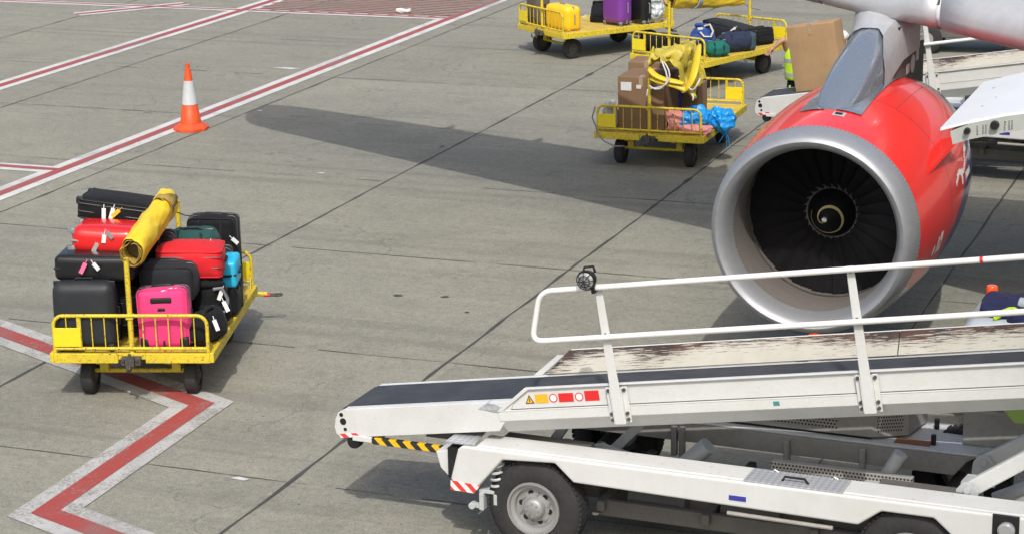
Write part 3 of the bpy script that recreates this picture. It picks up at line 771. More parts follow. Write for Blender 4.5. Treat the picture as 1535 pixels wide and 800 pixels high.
def sack(name, label, cat, cart, center, rotz, s, mat, seed=0, ns=.06, tie=None, tiecol='blue_sign'):
    w, d, h = s
    t = thing(name, label, cat, place(cart, center, RZ(rotz), h))
    b = MB(); b.rbox((0, 0, h / 2), (w, d, h), min(s) * .45, 46, .05, ns, 5.5, seed, ridge=ns * .28); b.build('body', mat, t, smooth=True)
    if tie:
        b = MB(); k = random.Random(seed)
        p = Vector(tie)
        for j in range(5):
            q = p + Vector((k.uniform(-.1, .1), k.uniform(-.05, .05), -.08 - .1 * j * .5)); b.tube([p, (p + q) / 2 + Vector((.02, 0, .01)), q], .004, 5)
        b.build('frayed_string', mat, t)
    return t
def carton(label, cart, center, rot, s, mat='card', lab=None, flap=0, group='cardboard cartons'):
    w, d, h = s
    t = thing('cardboard_box', label, 'box', place(cart, center, rot, h), group)
    b = MB(); b.rbox((0, 0, h / 2), s, .012, 8, .012, .004, 2.2, sum(map(ord, label)) % 9); b.build('carton', mat, t, smooth=True)
    b = MB(); b.cbox((0, 0, h + .004), (.06, d * .99, .004)); b.cbox((0, -d / 2 - .008, h - .07), (.06, .003, .14)); b.build('tape', 'tape', t)
    if lab:
        b = MB()
        for (x, z, ww, hh) in lab: b.cbox((x, -d / 2 - .012, z), (ww, .003, hh))
        b.build('shipping_label', 'tagpaper', t)
    return t
I = Matrix()
# axes (w,d,h) of a case -> cart axes: lying with its base to the left / right / on its back
LAYL = Matrix(((0, 0, 1, 0), (1, 0, 0, 0), (0, 1, 0, 0), (0, 0, 0, 1)))      # h->+x  w->+y  d->+z
LAYB = RX(-90)                                                                # h->+y, d->-z
LAYF = RX(90)                                                                 # h->-y, d->+z
# ---- cart 1
hard_case('suitcase', 'large dark grey hardshell suitcase upright behind the yellow plate of the front rail', C1, (-.475, .185, .875), I, (.62, .27, .71), HARD['grey'], ribs=0)
soft_case('suitcase', 'bright pink upright suitcase behind the front rail', C1, (.31, .24, .825), RY(-2) @ RX(-3), (.49, .23, .62), FABS['pink'], piping=FABS['pink'], pocket=False, corner=True, tg=[(.42, .17, 1.145, 75, 'tagpaper')], seed=2)
hard_case('suitcase', 'black hard suitcase lying flat between the red one and the grey one', C1, (-.38, .46, 1.34), RY(1) @ LAYL, (.50, .25, .80), HARD['black'], tg=[(-.36, .15, 1.42, -40, 'tagpaper'), (-.44, .155, 1.42, 28, 'pinktag')], wheels=False, ribs=2, rad=.05)
hard_case('suitcase', 'glossy red hardshell suitcase with grey wheels lying on the black hard suitcase', C1, (-.35, .67, 1.56), RY(3.0) @ LAYL, (.46, .28, .70), HARD['red'], 'trim', tg=[(-.30, .425, 1.64, 8, 'tagpaper'), (-.38, .43, 1.55, 28, 'steel'), (-.27, .42, 1.67, -40, 'trim')])
soft_case('suitcase', 'big black soft suitcase with white tags at the very top of the pile', C1, (-.33, 1.20, 1.735), RY(7) @ RZ(-4) @ LAYL, (.48, .23, .80), FABS['black'], tele=.09, tg=[(-.42, .93, 1.79, 2, 'tagpaper'), (-.32, .93, 1.79, 18, 'tagpaper'), (-.26, .93, 1.77, 50, 'amber_sign')], seed=5)
soft_case('suitcase', 'charcoal soft case lying behind the pink suitcase', C1, (.285, .66, 1.09), RZ(2), (.52, .44, .38), FABS['charcoal'], pocket=False, tg=[], seed=8)
soft_case('suitcase', 'bright red soft suitcase lying beside the yellow tarpaulin roll', C1, (.44, .98, 1.24), RZ(6) @ RY(2) @ LAYL, (.48, .30, .66), FABS['red'], piping=FABS['red'], pocket=False, wheels=False, badge=(.10, .168, .53), seed=12)
hard_case('suitcase', 'small turquoise hard case with a black band on the cart edge', C1, (.69, 1.45, .99), RZ(4) @ LAYF, (.29, .28, .44), HARD['cyan'], wheels=False, rad=.035)
soft_case('suitcase', 'tall black upright suitcase at the far end of the loaded cart', C1, (.47, 2.06, .97), RZ(-3), (.50, .30, .90), FABS['black'], seed=15, tg=[(.70, 1.88, 1.22, -50, 'tagpaper')])
duffel('duffel_bag', 'dark green bag lying behind the red soft suitcase', C1, (.34, 1.60, 1.27), 4, (.54, .38, .24), FABS['green'], 3)
soft_case('suitcase', 'black soft suitcase under the dark green bag', C1, (.42, 1.72, .84), RZ(2), (.56, .34, .62), FABS['charcoal'], seed=21)
backpack('backpack', 'black backpack with dangling white tag beside the pink suitcase', C1, (.65, .93, .79), RZ(8) @ RX(6), (.34, .32, .52), FABS['black'], FABS['black'], 4, cord='trim', tg=[(.80, .74, .98, 20, 'tagpaper'), (.81, .72, .86, -25, 'white_sign')])
soft_case('suitcase', 'black wheeled case standing under the turquoise hard case', C1, (.67, 1.44, .685), RZ(3), (.32, .42, .33), FABS['black'], seed=24, pocket=False)
duffel('duffel_bag', 'crumpled black duffel bag in the front right corner of the cart', C1, (.675, .42, .68), 70, (.52, .30, .31), FABS['black'], 6, tg=[(.62, .20, .66, 40, 'tagpaper'), (.80, .26, .80, -20, 'white_sign')])
soft_case('suitcase', 'black suitcase with extended silver rods between the grey and pink suitcases', C1, (-.06, .62, .84), LAYL @ RZ(0), (.36, .34, .44), FABS['black'], tele=.12, seed=27)
soft_case('suitcase', 'dark suitcase buried behind the grey hardshell suitcase', C1, (-.48, .60, .86), I, (.58, .34, .68), FABS['black'], seed=30)
soft_case('suitcase', 'dark flat case supporting the red soft suitcase from below', C1, (.34, 1.12, .80), RZ(4), (.56, .40, .55), FABS['black'], seed=33)
soft_case('suitcase', 'black upright case wedged behind the pole under the tarpaulin roll', C1, (.0, 1.15, 1.0), RZ(3), (.46, .30, .94), FABS['black'], seed=37)
soft_case('suitcase', 'black case at the far left end of the loaded cart', C1, (-.42, 1.20, 1.05), RZ(-4), (.62, .46, 1.06), FABS['charcoal'], seed=38)
# ---- cart 2
carton('big brown carton with two white labels behind the front rail of the box cart', C2, (-.155, .52, .925), I, (.70, .76, .81), 'card_dark', [(-.22, .67, .16, .125), (-.03, .67, .07, .055)])
carton('lighter brown carton standing behind the big labelled carton', C2, (-.33, 1.22, .96), RZ(2), (.56, .50, .88), 'card_dark')
carton('narrow brown carton beside the tarpaulin and the blue sack', C2, (.30, 1.25, .80), RZ(-3), (.34, .42, .56), 'card_dark')
M['bluebag'] = paint('blue_plastic_sheet', (.010, .27, .68), .28, 0, dirt=.1, dirtcol=(.05, .3, .6), bmp=.4)
M['pinkcloth'] = fabric('pale_pink_cloth', (.60, .24, .22), .8)
M['clear'] = paint('clear_wrap', (.42, .46, .48), .15, .1, (.25, .28, .3), .4, (.35, .38, .40), bmp=.5)
sack('plastic_sack', 'bright blue plastic sack behind the front rail among pink cloth', 'sack', C2, (.57, .40, .70), 10, (.46, .42, .34), 'bluebag', 3, .055)
sack('plastic_sack', 'blue plastic sack with frayed string hanging over the cart edge', 'sack', C2, (.90, .66, .645), -15, (.40, .24, .30), 'bluebag', 8, .06, (.1, -.05, .02))
sack('cloth_bundle', 'crumpled pale pink cloth pushed against the big labelled carton', 'cloth', C2, (.35, .26, .70), 20, (.26, .26, .36), 'pinkcloth', 12, .06)
sack('cloth_bundle', 'flat pale pink cloth under the blue plastic sack', 'cloth', C2, (.66, .20, .58), 0, (.46, .24, .13), 'pinkcloth', 15, .04)
sack('plastic_sack', 'dark blue wrap squeezed between two brown cartons', 'sack', C2, (.10, 1.1, .84), 0, (.16, .3, .62), 'blue_sign', 21, .04)
sack('plastic_bag', 'white plastic bag on the left edge of the box cart', 'bag', C2, (-.67, .34, .72), 0, (.20, .22, .40), 'clear', 24, .05)
def crumpled():
    t = thing('crumpled_tarpaulin', 'crumpled yellow tarpaulin with white cords draped on the cartons', 'tarpaulin', C2)
    b = MB(); n = 46; rows = []
    for i in range(n + 1):
        row = []
        for j in range(n + 1):
            u, v = i / n, j / n
            x = -.02 + .62 * u; y = .02 + 1.05 * v
            z = 1.47 + .12 * math.sin(math.pi * min(1, u * 1.2)) - .34 * max(0, u - .55) ** 1.2 * 2 - .22 * (1 - v) * u + .10 * math.sin(math.pi * v)
            q = mnoise.noise_vector(Vector((u * 3.4, v * 3.4, 4.2))) * .19 + mnoise.noise_vector(Vector((u * 8, v * 8, 9.2))) * .07
            rid = 1 - abs(mnoise.noise(Vector((u * 4 + v * 2, v * 3, 2.2)))) * 2
            row.append(b.v((x + q.x, y + q.y, z + q.z * .9 + .11 * rid)))
        rows.append(row)
    for i in range(n):
        for j in range(n): b.f([rows[i][j], rows[i + 1][j], rows[i + 1][j + 1], rows[i][j + 1]])
    b.build('sheet', 'tarp_dirty', t, smooth=True, solid=.012)
    b = MB(); pts = [Vector(p) for p in ((.52, .85, 1.72), (.60, .48, 1.68), (.66, .18, 1.54), (.66, .02, 1.38), (.60, -.02, 1.24), (.48, .0, 1.16))]
    b.tube(pts, [.05, .075, .085, .085, .07, .04], 10, flat=.5); b.build('rolled_edge', 'tarp', t, smooth=True, subd=1)
    b = MB(); b.tube([(.0, .02, 1.50), (.08, -.05, 1.42), (.22, -.07, 1.36), (.40, -.05, 1.33), (.56, -.04, 1.30)], [.05, .06, .05, .06, .04], 8, flat=.45); b.build('rolled_edge', 'tarp', t, smooth=True, subd=1)
    b = MB(); b.tube([(.0, .0, 1.36), (.2, -.06, 1.32), (.42, -.03, 1.27), (.6, -.02, 1.19)], .05, 8, flat=.5); b.build('rolled_edge', 'tarp', t, smooth=True, subd=1)
    b = MB(); k = random.Random(5)
    for a in ([(.0, 0, 1.26), (.12, -.1, 1.19), (.28, -.11, 1.24), (.33, -.1, 1.40), (.24, -.06, 1.55), (.2, .0, 1.62)], [(.22, -.02, 1.62), (.34, -.08, 1.5), (.36, -.12, 1.36), (.28, -.13, 1.25), (.0, -.03, 1.2)], [(.6, -.05, 1.26), (.68, -.09, 1.2), (.74, -.08, 1.28), (.78, 0, 1.4)], [(.0, -.03, 1.21), (-.02, -.03, 1.06)], [(.66, -.05, 1.18), (.70, -.09, 1.12), (.68, -.08, 1.06)]):
        b.tube(a, .014, 6)
    b.build('white_cord', 'tagpaper', t, smooth=True, subd=1)
    return t
crumpled()
def loose_rope():
    b = MB(); b.tube([C2 @ Vector(p) for p in ((-.80, -.02, .90), (-.84, -.05, .74), (-.79, -.04, .62), (-.75, -.06, .50), (-.66, -.05, .40), (-.50, -.04, .33), (-.40, .1, .31))], .013, 6)
    tag(b.build('rope', 'trim', smooth=True), 'grey rope hanging from the left corner of the box cart', 'rope')
loose_rope()
# ---- cart 3
hard_case('suitcase', 'bright yellow case with a grey band on the far left cart', C3, (.24, .36, .75), RZ(2), (.74, .36, .46), HARD['yellow'], 'trim', wheels=False, ribs=4)
hard_case('suitcase', 'dull brown ribbed suitcase beside the yellow case', C3, (-.55, .30, .83), I, (.46, .30, .62), plastic('shell_brown', (.10, .085, .07), .4), wheels=False, ribs=5)
backpack('backpack', 'slumped black backpack against the purple suitcase', C3, (-.12, 1.42, .66), RZ(60) @ RX(-50), (.36, .28, .46), FABS['black'], FABS['black'], 8, tg=[(-.28, 1.2, .64, 50, 'tagpaper')])
hard_case('suitcase', 'purple hardshell suitcase with a grey centre band', C3, (.44, 1.45, .86), RZ(12), (.52, .34, .68), HARD['purple'], 'trim', tg=[])
hard_case('suitcase', 'black case with a grey frame next to the purple suitcase', C3, (.60, 1.86, .84), RZ(12), (.46, .24, .64), HARD['black'], 'trim')
sack('plastic_bag', 'clear wrapped bundle at the end of the far left cart', 'bag', C3, (.62, 2.18, .80), 10, (.36, .32, .56), 'clear', 31, .05)
# ---- cart 4
soft_case('suitcase', 'long dark grey suitcase lying behind the duffels with a white tag', C4, (.22, 1.50, .79), RY(6) @ LAYL, (.40, .34, .92), FABS['charcoal'], seed=41, wheels=False, tg=[(.52, 1.28, .93, 50, 'tagpaper')])
soft_case('suitcase', 'dark case lying beneath the long dark grey suitcase', C4, (.22, 1.52, .57), LAYL, (.36, .10, .80), FABS['black'], seed=42, wheels=False, pocket=False)
backpack('backpack', 'blue hiking backpack with pale straps and a white tag', C4, (.06, .95, .74), RZ(20) @ RX(-25), (.44, .34, .44), FABS['blue'], FABS['blue'], 14, tg=[(.20, .75, .96, 80, 'tagpaper')], cord='cream')
duffel('duffel_bag', 'teal green duffel bag at the near corner of the duffel cart', C4, (.60, .62, .66), 55, (.40, .30, .28), FABS['teal'], 16)
duffel('duffel_bag', 'slate blue and black duffel bag on the cart edge', C4, (.56, 1.22, .69), 62, (.66, .34, .34), FABS['navy'], 18, endcap=FABS['slate'])
soft_case('suitcase', 'black cabin case at the far corner near the yellow plate', C4, (.48, 2.10, .66), RZ(75) @ RX(-8), (.42, .26, .28), FABS['black'], seed=44, wheels=False)
soft_case('suitcase', 'low black case behind the left end of the duffel cart rail', C4, (-.50, .50, .66), RZ(4), (.44, .50, .28), FABS['black'], seed=46, wheels=False, pocket=False)
duffel('duffel_bag', 'small black bag lying under the blue hiking backpack', C4, (.28, .62, .62), 10, (.36, .26, .22), FABS['black'], 48)
b = MB(T(-19.03, 42.5, .0) @ RZ(20)); b.rbox((0, 0, .05), (.30, .14, .09), .03, 14, 0, .03, 8, 3)
tag(b.build('paper_litter', 'tagpaper', smooth=True), 'crumpled white sheet lying on the red hatching', 'litter')
# ------------------------------------------------------------------ airliner
def airplane():
    t = thing('airplane', 'white and grey airliner with a red engine hanging under its wing', 'airplane', T(0, 0, 0))
    EX, EY, EZ = -4.70, 19.78, 1.745
    # nacelle outer cowl: y aft from the intake
    prof = [(.30, 1.020), (.5, 1.042), (.8, 1.066), (1.15, 1.092), (1.47, 1.107), (1.82, 1.113), (2.2, 1.107), (2.6, 1.085), (3.0, 1.045), (3.4, .985), (3.77, .91), (3.78, .89), (3.5, .88)]
    b = MB(); b.lathe(prof, 96, 'y'); nac = b.build('engine_nacelle', 'nacelle', t, smooth=True); nac.location = (EX, EY, EZ)
    b = MB(); b.lathe([(.245, .806), (.18, .818), (.12, .832), (.05, .862), (.012, .892), (0, .918), (.012, .944), (.05, .970), (.12, .995), (.20, 1.010), (.297, 1.021)], 96, 'y'); b.build('intake_lip', 'lip', nac, smooth=True)
    b = MB()
    for i in range(150):
        a = 2 * math.pi * i / 150
        for y, r in ((.275, 1.0185), (.235, .8075)):
            p = Vector((r * math.cos(a), y, r * math.sin(a))); nrm = Vector((math.cos(a), 0, math.sin(a))) * (1 if r > .9 else -1)
            b.cyl(p - nrm * .004, p + nrm * .0025, .0055, n=6)
    b.build('rivets', 'dark_iron', nac)
    b = MB(); b.lathe([(.246, .807), (.40, .798), (.62, .808), (.86, .838), (.90, .844), (1.1, .846), (1.65, .82)], 96, 'y'); b.build('intake_liner', 'liner', nac, smooth=True)
    b = MB(); b.lathe([(.885, .843), (.88, .832), (.90, .826), (.92, .84)], 96, 'y'); b.build('fan_case_ring', 'dark_iron', nac, smooth=True)
    b = MB(); b.lathe([(3.5, .885), (3.9, .66), (4.4, .50), (4.7, .40), (4.7, .30), (5.2, .05)], 64, 'y'); b.build('exhaust_nozzle', 'dark_iron', nac, smooth=True)
    # strake
    b = MB()
    pts = [(R(th), y, r) for th, y, r in ((25.5, .74, 1.035), (30, .98, 1.055), (34.5, 1.29, 1.085), (34, 1.82, 1.10), (31.3, 1.82, 1.315), (30.2, 1.57, 1.27), (28.2, 1.17, 1.15))]
    tn = Vector((-math.sin(.5), 0, math.cos(.5)))
    A = [b.v(Vector((r * math.cos(a), y, r * math.sin(a))) + tn * .010) for a, y, r in pts]; B = [b.v(Vector((r * math.cos(a), y, r * math.sin(a))) - tn * .012) for a, y, r in pts]
    for i in range(1, len(pts) - 1):
        b.f([A[0], A[i], A[i + 1]]); b.f([B[0], B[i + 1], B[i]])
    b.bridge(A, B); b.build('strake', M['strake'], nac, smooth=True)
    def patch(name, mat, y0, y1, a0, a1, off=.004, n=12, shape=None):
        b = MB(); yy = [y0 + (y1 - y0) * i / n for i in range(n + 1)]; rows = []
        def rad(y):
            for (ya, ra), (yb, rb) in zip(prof, prof[1:]):
                if ya <= y <= yb: return ra + (rb - ra) * (y - ya) / (yb - ya)
            return prof[0][1]
        for y in yy:
            rows.append([b.v(((rad(y) + off) * math.cos(R(a0 + (a1 - a0) * j / n)), y, (rad(y) + off) * math.sin(R(a0 + (a1 - a0) * j / n)))) for j in range(n + 1)])
        for i in range(n):
            for j in range(n):
                if shape is None or shape((i + .5) / n, (j + .5) / n): b.f([rows[i][j], rows[i + 1][j], rows[i + 1][j + 1], rows[i][j + 1]])
        return b.build(name, mat, nac, smooth=True)
    patch('intake_hatch', 'grey_light', .66, .79, 80.5, 87, .004)
    patch('intake_hatch', 'black', .70, .77, 82, 86, .007)
    # white marks of the livery on the fuselage side of the cowl
    patch('white_marking', 'white_sign', 1.02, 1.20, -19, -8, .004, 14, lambda u, v: not (.30 < u < .42 or (.55 < u < .8 and .3 < v < .6)) and (v < .85 or u > .4))
    patch('white_marking', 'white_sign', .88, .96, -19, -13, .004, 10, lambda u, v: (u - .5) ** 2 + (v - .5) ** 2 < .25)
    patch('white_marking', 'white_sign', 1.75, 2.75, 4, 24, .004, 22, lambda u, v: abs(v - .25 - .5 * u - .12 * math.sin(u * 9)) < .07 or (u > .6 and abs(v - .2) < .09) or (.3 < u < .42 and .1 < v < .5))
    # panel seams, latches and small placards of the cowl
    for a0, y0, y1 in ((-52, .34, 3.2), (62, 1.52, 3.2), (118, 1.52, 3.2), (-128, .34, 3.2)): patch('cowl_seam', 'joint', y0, y1, a0 - .12, a0 + .12, .0015, 10)
    for y0 in (.6, 1.3, 2.0, 2.7): patch('cowl_latch', 'grey_metal', y0, y0 + .10, -54.2, -52.6, .004, 3)
    # fan
    fan = bpy.data.objects.new('fan', None); COL.objects.link(fan); fan.parent = t; fan.location = (EX, EY + 1.0, EZ)
    b = MB(); b.lathe([(.10, .0), (.10, .84), (.16, .84)], 64, 'y'); b.build('fan_disc', 'spinner', fan)
    bl0 = None
    for k in range(24):
        if bl0 is None:
            b = MB(); n = 8; rows = []
            for i in range(n + 1):
                r = .25 + .585 * i / n; tw = R(38 - 62 * i / n * .55); ch = .085 + .125 * i / n
                row = []
                for j in range(5):
                    s = (j / 4 - .5) * ch * 1.6; row.append(b.v((s * math.cos(tw) + .03 * (i / n) ** 2, -s * math.sin(tw) * .55 + .02 * math.sin(math.pi * j / 4), r)))
                rows.append(row)
            for i in range(n):
                for j in range(4): b.f([rows[i][j], rows[i + 1][j], rows[i + 1][j + 1], rows[i][j + 1]])
            bl0 = b.build('fan_blade', 'fan_black', fan, smooth=True); bl = bl0
        else:
            bl = bl0.copy(); COL.objects.link(bl); bl.parent = fan
        bl.rotation_euler = (0, 2 * math.pi * k / 24, 0)
    b = MB(); b.lathe([(-.34, .0005), (-.335, .02), (-.30, .06), (-.22, .128), (-.11, .198), (0, .245), (.04, .252), (.1, .25)], 48, 'y'); sp = b.build('spinner', 'spinner', fan, smooth=True)
    b = MB(); b.lathe([(.0, .247), (-.004, .262), (.012, .264), (.02, .25)], 48, 'y')
    for k in range(24):
        a = 2 * math.pi * k / 24; p = Vector((.265 * math.cos(a), .015, .265 * math.sin(a))); q = Vector((.30 * math.cos(a + .12), .03, .30 * math.sin(a + .12)))
        b.tube([p, q], [.014, .004], 5)
    b.build('spinner_rim', 'grey_dark', fan, smooth=True)
    b = MB(); L_, R_ = [], []
    def srad(y):
        P_ = [(-.34, .0005), (-.335, .02), (-.30, .06), (-.22, .128), (-.11, .198), (0, .245)]
        for (ya, ra), (yb, rb) in zip(P_, P_[1:]):
            if ya <= y <= yb: return ra + (rb - ra) * (y - ya) / (yb - ya)
        return .245
    n = 60
    for i in range(n + 1):
        u = i / n; a = R(250) - u * 2 * math.pi * 1.25; y = -.325 + .165 * min(1, u * 1.5) ** 1.1; wdt = .003 + .011 * math.sin(math.pi * min(1, u))
        for lst, yy in ((L_, y - wdt), (R_, y + wdt)):
            r = srad(yy) + .004; lst.append(b.v((r * math.cos(a), yy - .003, r * math.sin(a))))
    for i in range(n): b.f([L_[i], L_[i + 1], R_[i + 1], R_[i]])
    b.build('spinner_spiral', 'spiral', fan, smooth=True)
    b = MB(); b.lathe([(-.344, .0005), (-.338, .022), (-.328, .028)], 24, 'y'); b.build('spinner_tip', 'grey_metal', fan, smooth=True)
    # wing, lofted through measured stations (outboard runs to -x)
    def le(x): return 22.80 - (x + 4.7) * (.428 if x < -4.7 else .47)
    def te(x): return 26.45 if x > -5.35 else 26.45 - (x + 5.35) * .248
    def wz(x): return 3.50 - (x + 4.7) * .105 + (.05 if x > -4.5 else 0)
    foil = [(0, 0), (.006, .021), (.025, .043), (.07, .063), (.15, .078), (.28, .083), (.42, .076), (.6, .055), (.8, .028), (1, .002), (1, -.002), (.8, -.008), (.6, -.03), (.42, -.046), (.28, -.054), (.15, -.046), (.07, -.037), (.025, -.026), (.006, -.014)]
    xs = [-.8, -2.0, -3.2, -4.0, -4.7, -5.35, -6.5, -8, -9.5, -11, -12.5, -14, -14.95, -15.25, -15.5, -15.65, -15.72]
    b = MB(); last = None
    for x in xs:
        c = te(x) - le(x); k = 1.0 if x < -5 else 1.12
        y0 = le(x)
        if x < -15.05: sh = (abs(x) - 15.05) / .67; y0 += .62 * sh ** 2.4; c = te(x) - y0 - .16 * sh ** 2
        q = [b.v((x, y0 + u * c, wz(x) + w * min(c, 5.2) * k * (1 if x > -15.6 else .5))) for u, w in foil]
        if last: b.bridge(last, q)
        last = q
    b.f(last)
    wing = b.build('wing', 'wing', t, smooth=True)
    # leading edge slats: shells just proud of the nose
    def slat(x0, x1):
        b = MB(); k = [i for i in foil[:6]]; lo = [i for i in foil[15:]]
        sec = lo[::1] + k; rows = []
        for i in range(9):
            x = x0 + (x1 - x0) * i / 8; c = te(x) - le(x); kk = 1.0 if x < -5 else 1.12; cc = min(c, 5.2)
            row = []
            for (u, w) in sec:
                row.append(b.v((x, le(x) + (u * 1.0 - .004) * cc * .86 - .012, wz(x) + w * cc * kk * 1.02 + (.004 if w > 0 else -.004))))
            rows.append(row)
        for i in range(8):
            for j in range(len(sec) - 1): b.f([rows[i][j], rows[i][j + 1], rows[i + 1][j + 1], rows[i + 1][j]])
        return b.build('slat', 'slat', wing, smooth=True, solid=.004)
    slat(-5.42, -14.8); slat(-4.03, -5.38)
    sl_in = slat(-1.0, -3.98)
    def seam(pts, w=.012):
        b = MB(); b.tube(pts, w, 6); b.build('panel_seam', 'joint', wing)
    def ztop(x, u):
        c = te(x) - le(x); cc = min(c, 5.2); kk = 1.0 if x < -5 else 1.12
        for (ua, wa), (ub, wb) in zip(foil, foil[1:9]):
            if ua <= u <= ub: w = wa + (wb - wa) * (u - ua) / (ub - ua); break
        return (x, le(x) + u * c, wz(x) + w * cc * kk + .003)
    seam([ztop(x, .155) for x in (-5.5, -4.7, -4.0, -3, -2, -1)], .007)
    seam([ztop(x, .155) for x in (-5.5, -7, -9, -12, -15)], .007)
    seam([ztop(-4.02 + .05 * math.sin(u * 9), u) for u in (.01, .03, .06, .1, .15)], .014)
    seam([ztop(-3.5, u) for u in (.155, .3, .5)], .006); seam([ztop(-6.6, u) for u in (.16, .3, .5)], .006)
    for x in (-7.3, -10.45, -12.1):
        c = te(x); b = MB(); b.lathe([(-1.7, .01), (-1.5, .10), (-1.0, .17), (-.3, .17), (.15, .09), (.38, .01)], 16, 'y', (x, c, wz(x) - .16)); b.build('flap_track_fairing', 'wing', wing, smooth=True)
    # pylon: stations along y with a rounded top
    st = [(20.62, 2.835, 2.78, .06), (20.74, 2.88, 2.68, .16), (20.98, 2.955, 2.66, .21), (21.4, 3.09, 2.68, .235), (21.9, 3.22, 2.66, .245), (22.4, 3.33, 2.62, .25), (22.75, 3.40, 2.58, .25), (23.2, 3.45, 2.5, .25), (24.15, 3.42, 2.4, .24), (24.3, 3.4, 2.4, .02)]
    b = MB(); last = None
    for y, zt, zb, hw in st:
        row = [(EX - hw, zb), (EX - hw * 1.0, zb + (zt - zb) * .55), (EX - hw * .93, zb + (zt - zb) * .80), (EX - hw * .70, zb + (zt - zb) * .93), (EX - hw * .35, zb + (zt - zb) * .985), (EX, zt), (EX + hw * .35, zb + (zt - zb) * .985), (EX + hw * .70, zb + (zt - zb) * .93), (EX + hw * .93, zb + (zt - zb) * .80), (EX + hw, zb + (zt - zb) * .55), (EX + hw, zb)]
        q = [b.v((x, y, z)) for x, z in row]
        if last:
            for i in range(len(q) - 1): b.f([last[i], last[i + 1], q[i + 1], q[i]])
        else: b.f(q)
        last = q
    py = b.build('pylon', 'pylon', t, smooth=True)
    # bright upper collar where the pylon meets the wing
    b = MB(); last = None
    for y, zt, zb, hw in ((22.42, 3.345, 2.90, .254), (22.6, 3.39, 2.92, .266), (22.8, 3.45, 2.95, .285), (23.0, 3.52, 2.98, .32), (23.3, 3.60, 3.0, .36)):
        row = [(EX - hw, zb), (EX - hw, zb + (zt - zb) * .45), (EX - hw * .93, zb + (zt - zb) * .72), (EX - hw * .70, zb + (zt - zb) * .90), (EX - hw * .35, zt - .005), (EX, zt), (EX + hw * .35, zt - .005), (EX + hw * .70, zb + (zt - zb) * .90), (EX + hw * .93, zb + (zt - zb) * .72), (EX + hw, zb + (zt - zb) * .45), (EX + hw, zb)]
        q = [b.v((x, y - (.45 if i > 7 else .2 if i > 6 else 0) * (0 if y > 22.75 else 1), z - (.10 if i > 7 and y < 22.7 else 0))) for i, (x, z) in enumerate(row)]
        if last:
            for i in range(len(q) - 1): b.f([last[i], last[i + 1], q[i + 1], q[i]])
        last = q
    b.build('leading_edge_collar', 'slat', py, smooth=True)
    # grey saddle plate on top of the cowl
    def saddle():
        b = MB(); n = 10; rows = []
        for i in range(n + 1):
            y = .84 + 2.2 * i / n; rad = None
            for (ya, ra), (yb, rb) in zip(prof, prof[1:]):
                if ya <= y <= yb: rad = ra + (rb - ra) * (y - ya) / (yb - ya); break
            hw = .315 - .004 * i if i < 4 else .30 - .006 * (i - 4)
            rows.append([b.v((rad * 1.005 * math.sin(a), y + EY, EZ + rad * 1.005 * math.cos(a) + .006)) for a in [(-hw + 2 * hw * j / n) / rad for j in range(n + 1)]])
        for r_ in rows:
            for v in r_: v.co.x += EX
        for i in range(n):
            for j in range(n): b.f([rows[i][j], rows[i + 1][j], rows[i + 1][j + 1], rows[i][j + 1]])
        b.build('saddle_plate', 'pylon', py, smooth=True)
    saddle()
    b = MB(); b.cyl((EX + .24, 23.45, 2.80), (EX + .264, 23.45, 2.80), .10, n=24); b.cbox((EX + .255, 23.18, 2.79), (.02, .14, .10)); b.cbox((EX + .255, 23.70, 2.86), (.02, .13, .12)); b.build('service_panel', 'white_sign', py)
    b = MB(); b.box(EX + .246, 22.5, 2.45, EX + .256, 24.1, 2.96); b.build('side_shade_sheet', 'grey_dark', py)  # wing's shade on the pylon side put into a dark sheet
    b = MB(); b.cbox((EX + .235, 22.7, 3.30), (.05, .09, .03)); b.build('vent', 'black', py)
    # fuselage
    FX, FZ = 1.05, 3.90
    b = MB(); b.lathe([(8.6, .02), (8.8, .42), (9.3, .85), (10.2, 1.32), (11.5, 1.72), (13, 1.93), (14.5, 1.975), (34, 1.975), (37, 1.8), (41, 1.25), (45, .5), (46.2, .12)], 64, 'y', (FX, 0, FZ)); fu = b.build('fuselage', 'fuse', t, smooth=True)
    for i in range(34):
        y = 14.2 + i * .533
        if 21.5 < y < 22.0: continue
        b = MB(); z = FZ + .42
        for s in (-1, 1):
            b.rbox((FX + s * (math.sqrt(1.975 ** 2 - .42 ** 2) - .0), y, z), (.03, .23, .33), .1, 6)
        if i % 1 == 0: b.build('cabin_window', 'black', fu, smooth=True)
    # open cargo door: a curved, ribbed panel hinged high on the fuselage side
    dp = [(-2.66, 3.835), (-2.45, 3.90), (-2.2, 3.965), (-1.9, 4.02), (-1.6, 4.04), (-1.3, 4.02), (-1.0, 3.96), (-.93, 3.93)]
    b = MB(); b.prism(dp + [(x + (.05 if i == len(dp) - 1 else 0), z - .02) for i, (x, z) in list(enumerate(dp))[::-1]], 'y', 15.16, 17.0); cd = b.build('cargo_door', 'fuse', t, smooth=True)
    b = MB(); b.prism([(x + (.07 if i == 0 else 0), z - .021) for i, (x, z) in enumerate(dp)] + [(x + (.09 if i == 0 else 0), z - .135 + (.02 if i == 0 else 0)) for i, (x, z) in list(enumerate(dp))[::-1]], 'y', 15.155, 16.97); 
    b.mi = 1; k = random.Random(2)
    for x0 in (-2.40, -2.36, -2.34, -2.21, -2.18, -2.16, -2.02, -1.98):
        for dz in (-.03, -.012, .006, .024):
            z = 3.84 + (x0 + 2.4) * .22 + dz; b.cyl((x0 + k.uniform(-.004, .004), 15.158, z), (x0, 15.147, z), .0055, n=6)
    dr = b.build('door_frame', ['door_edge', 'steel'], cd, smooth=True)
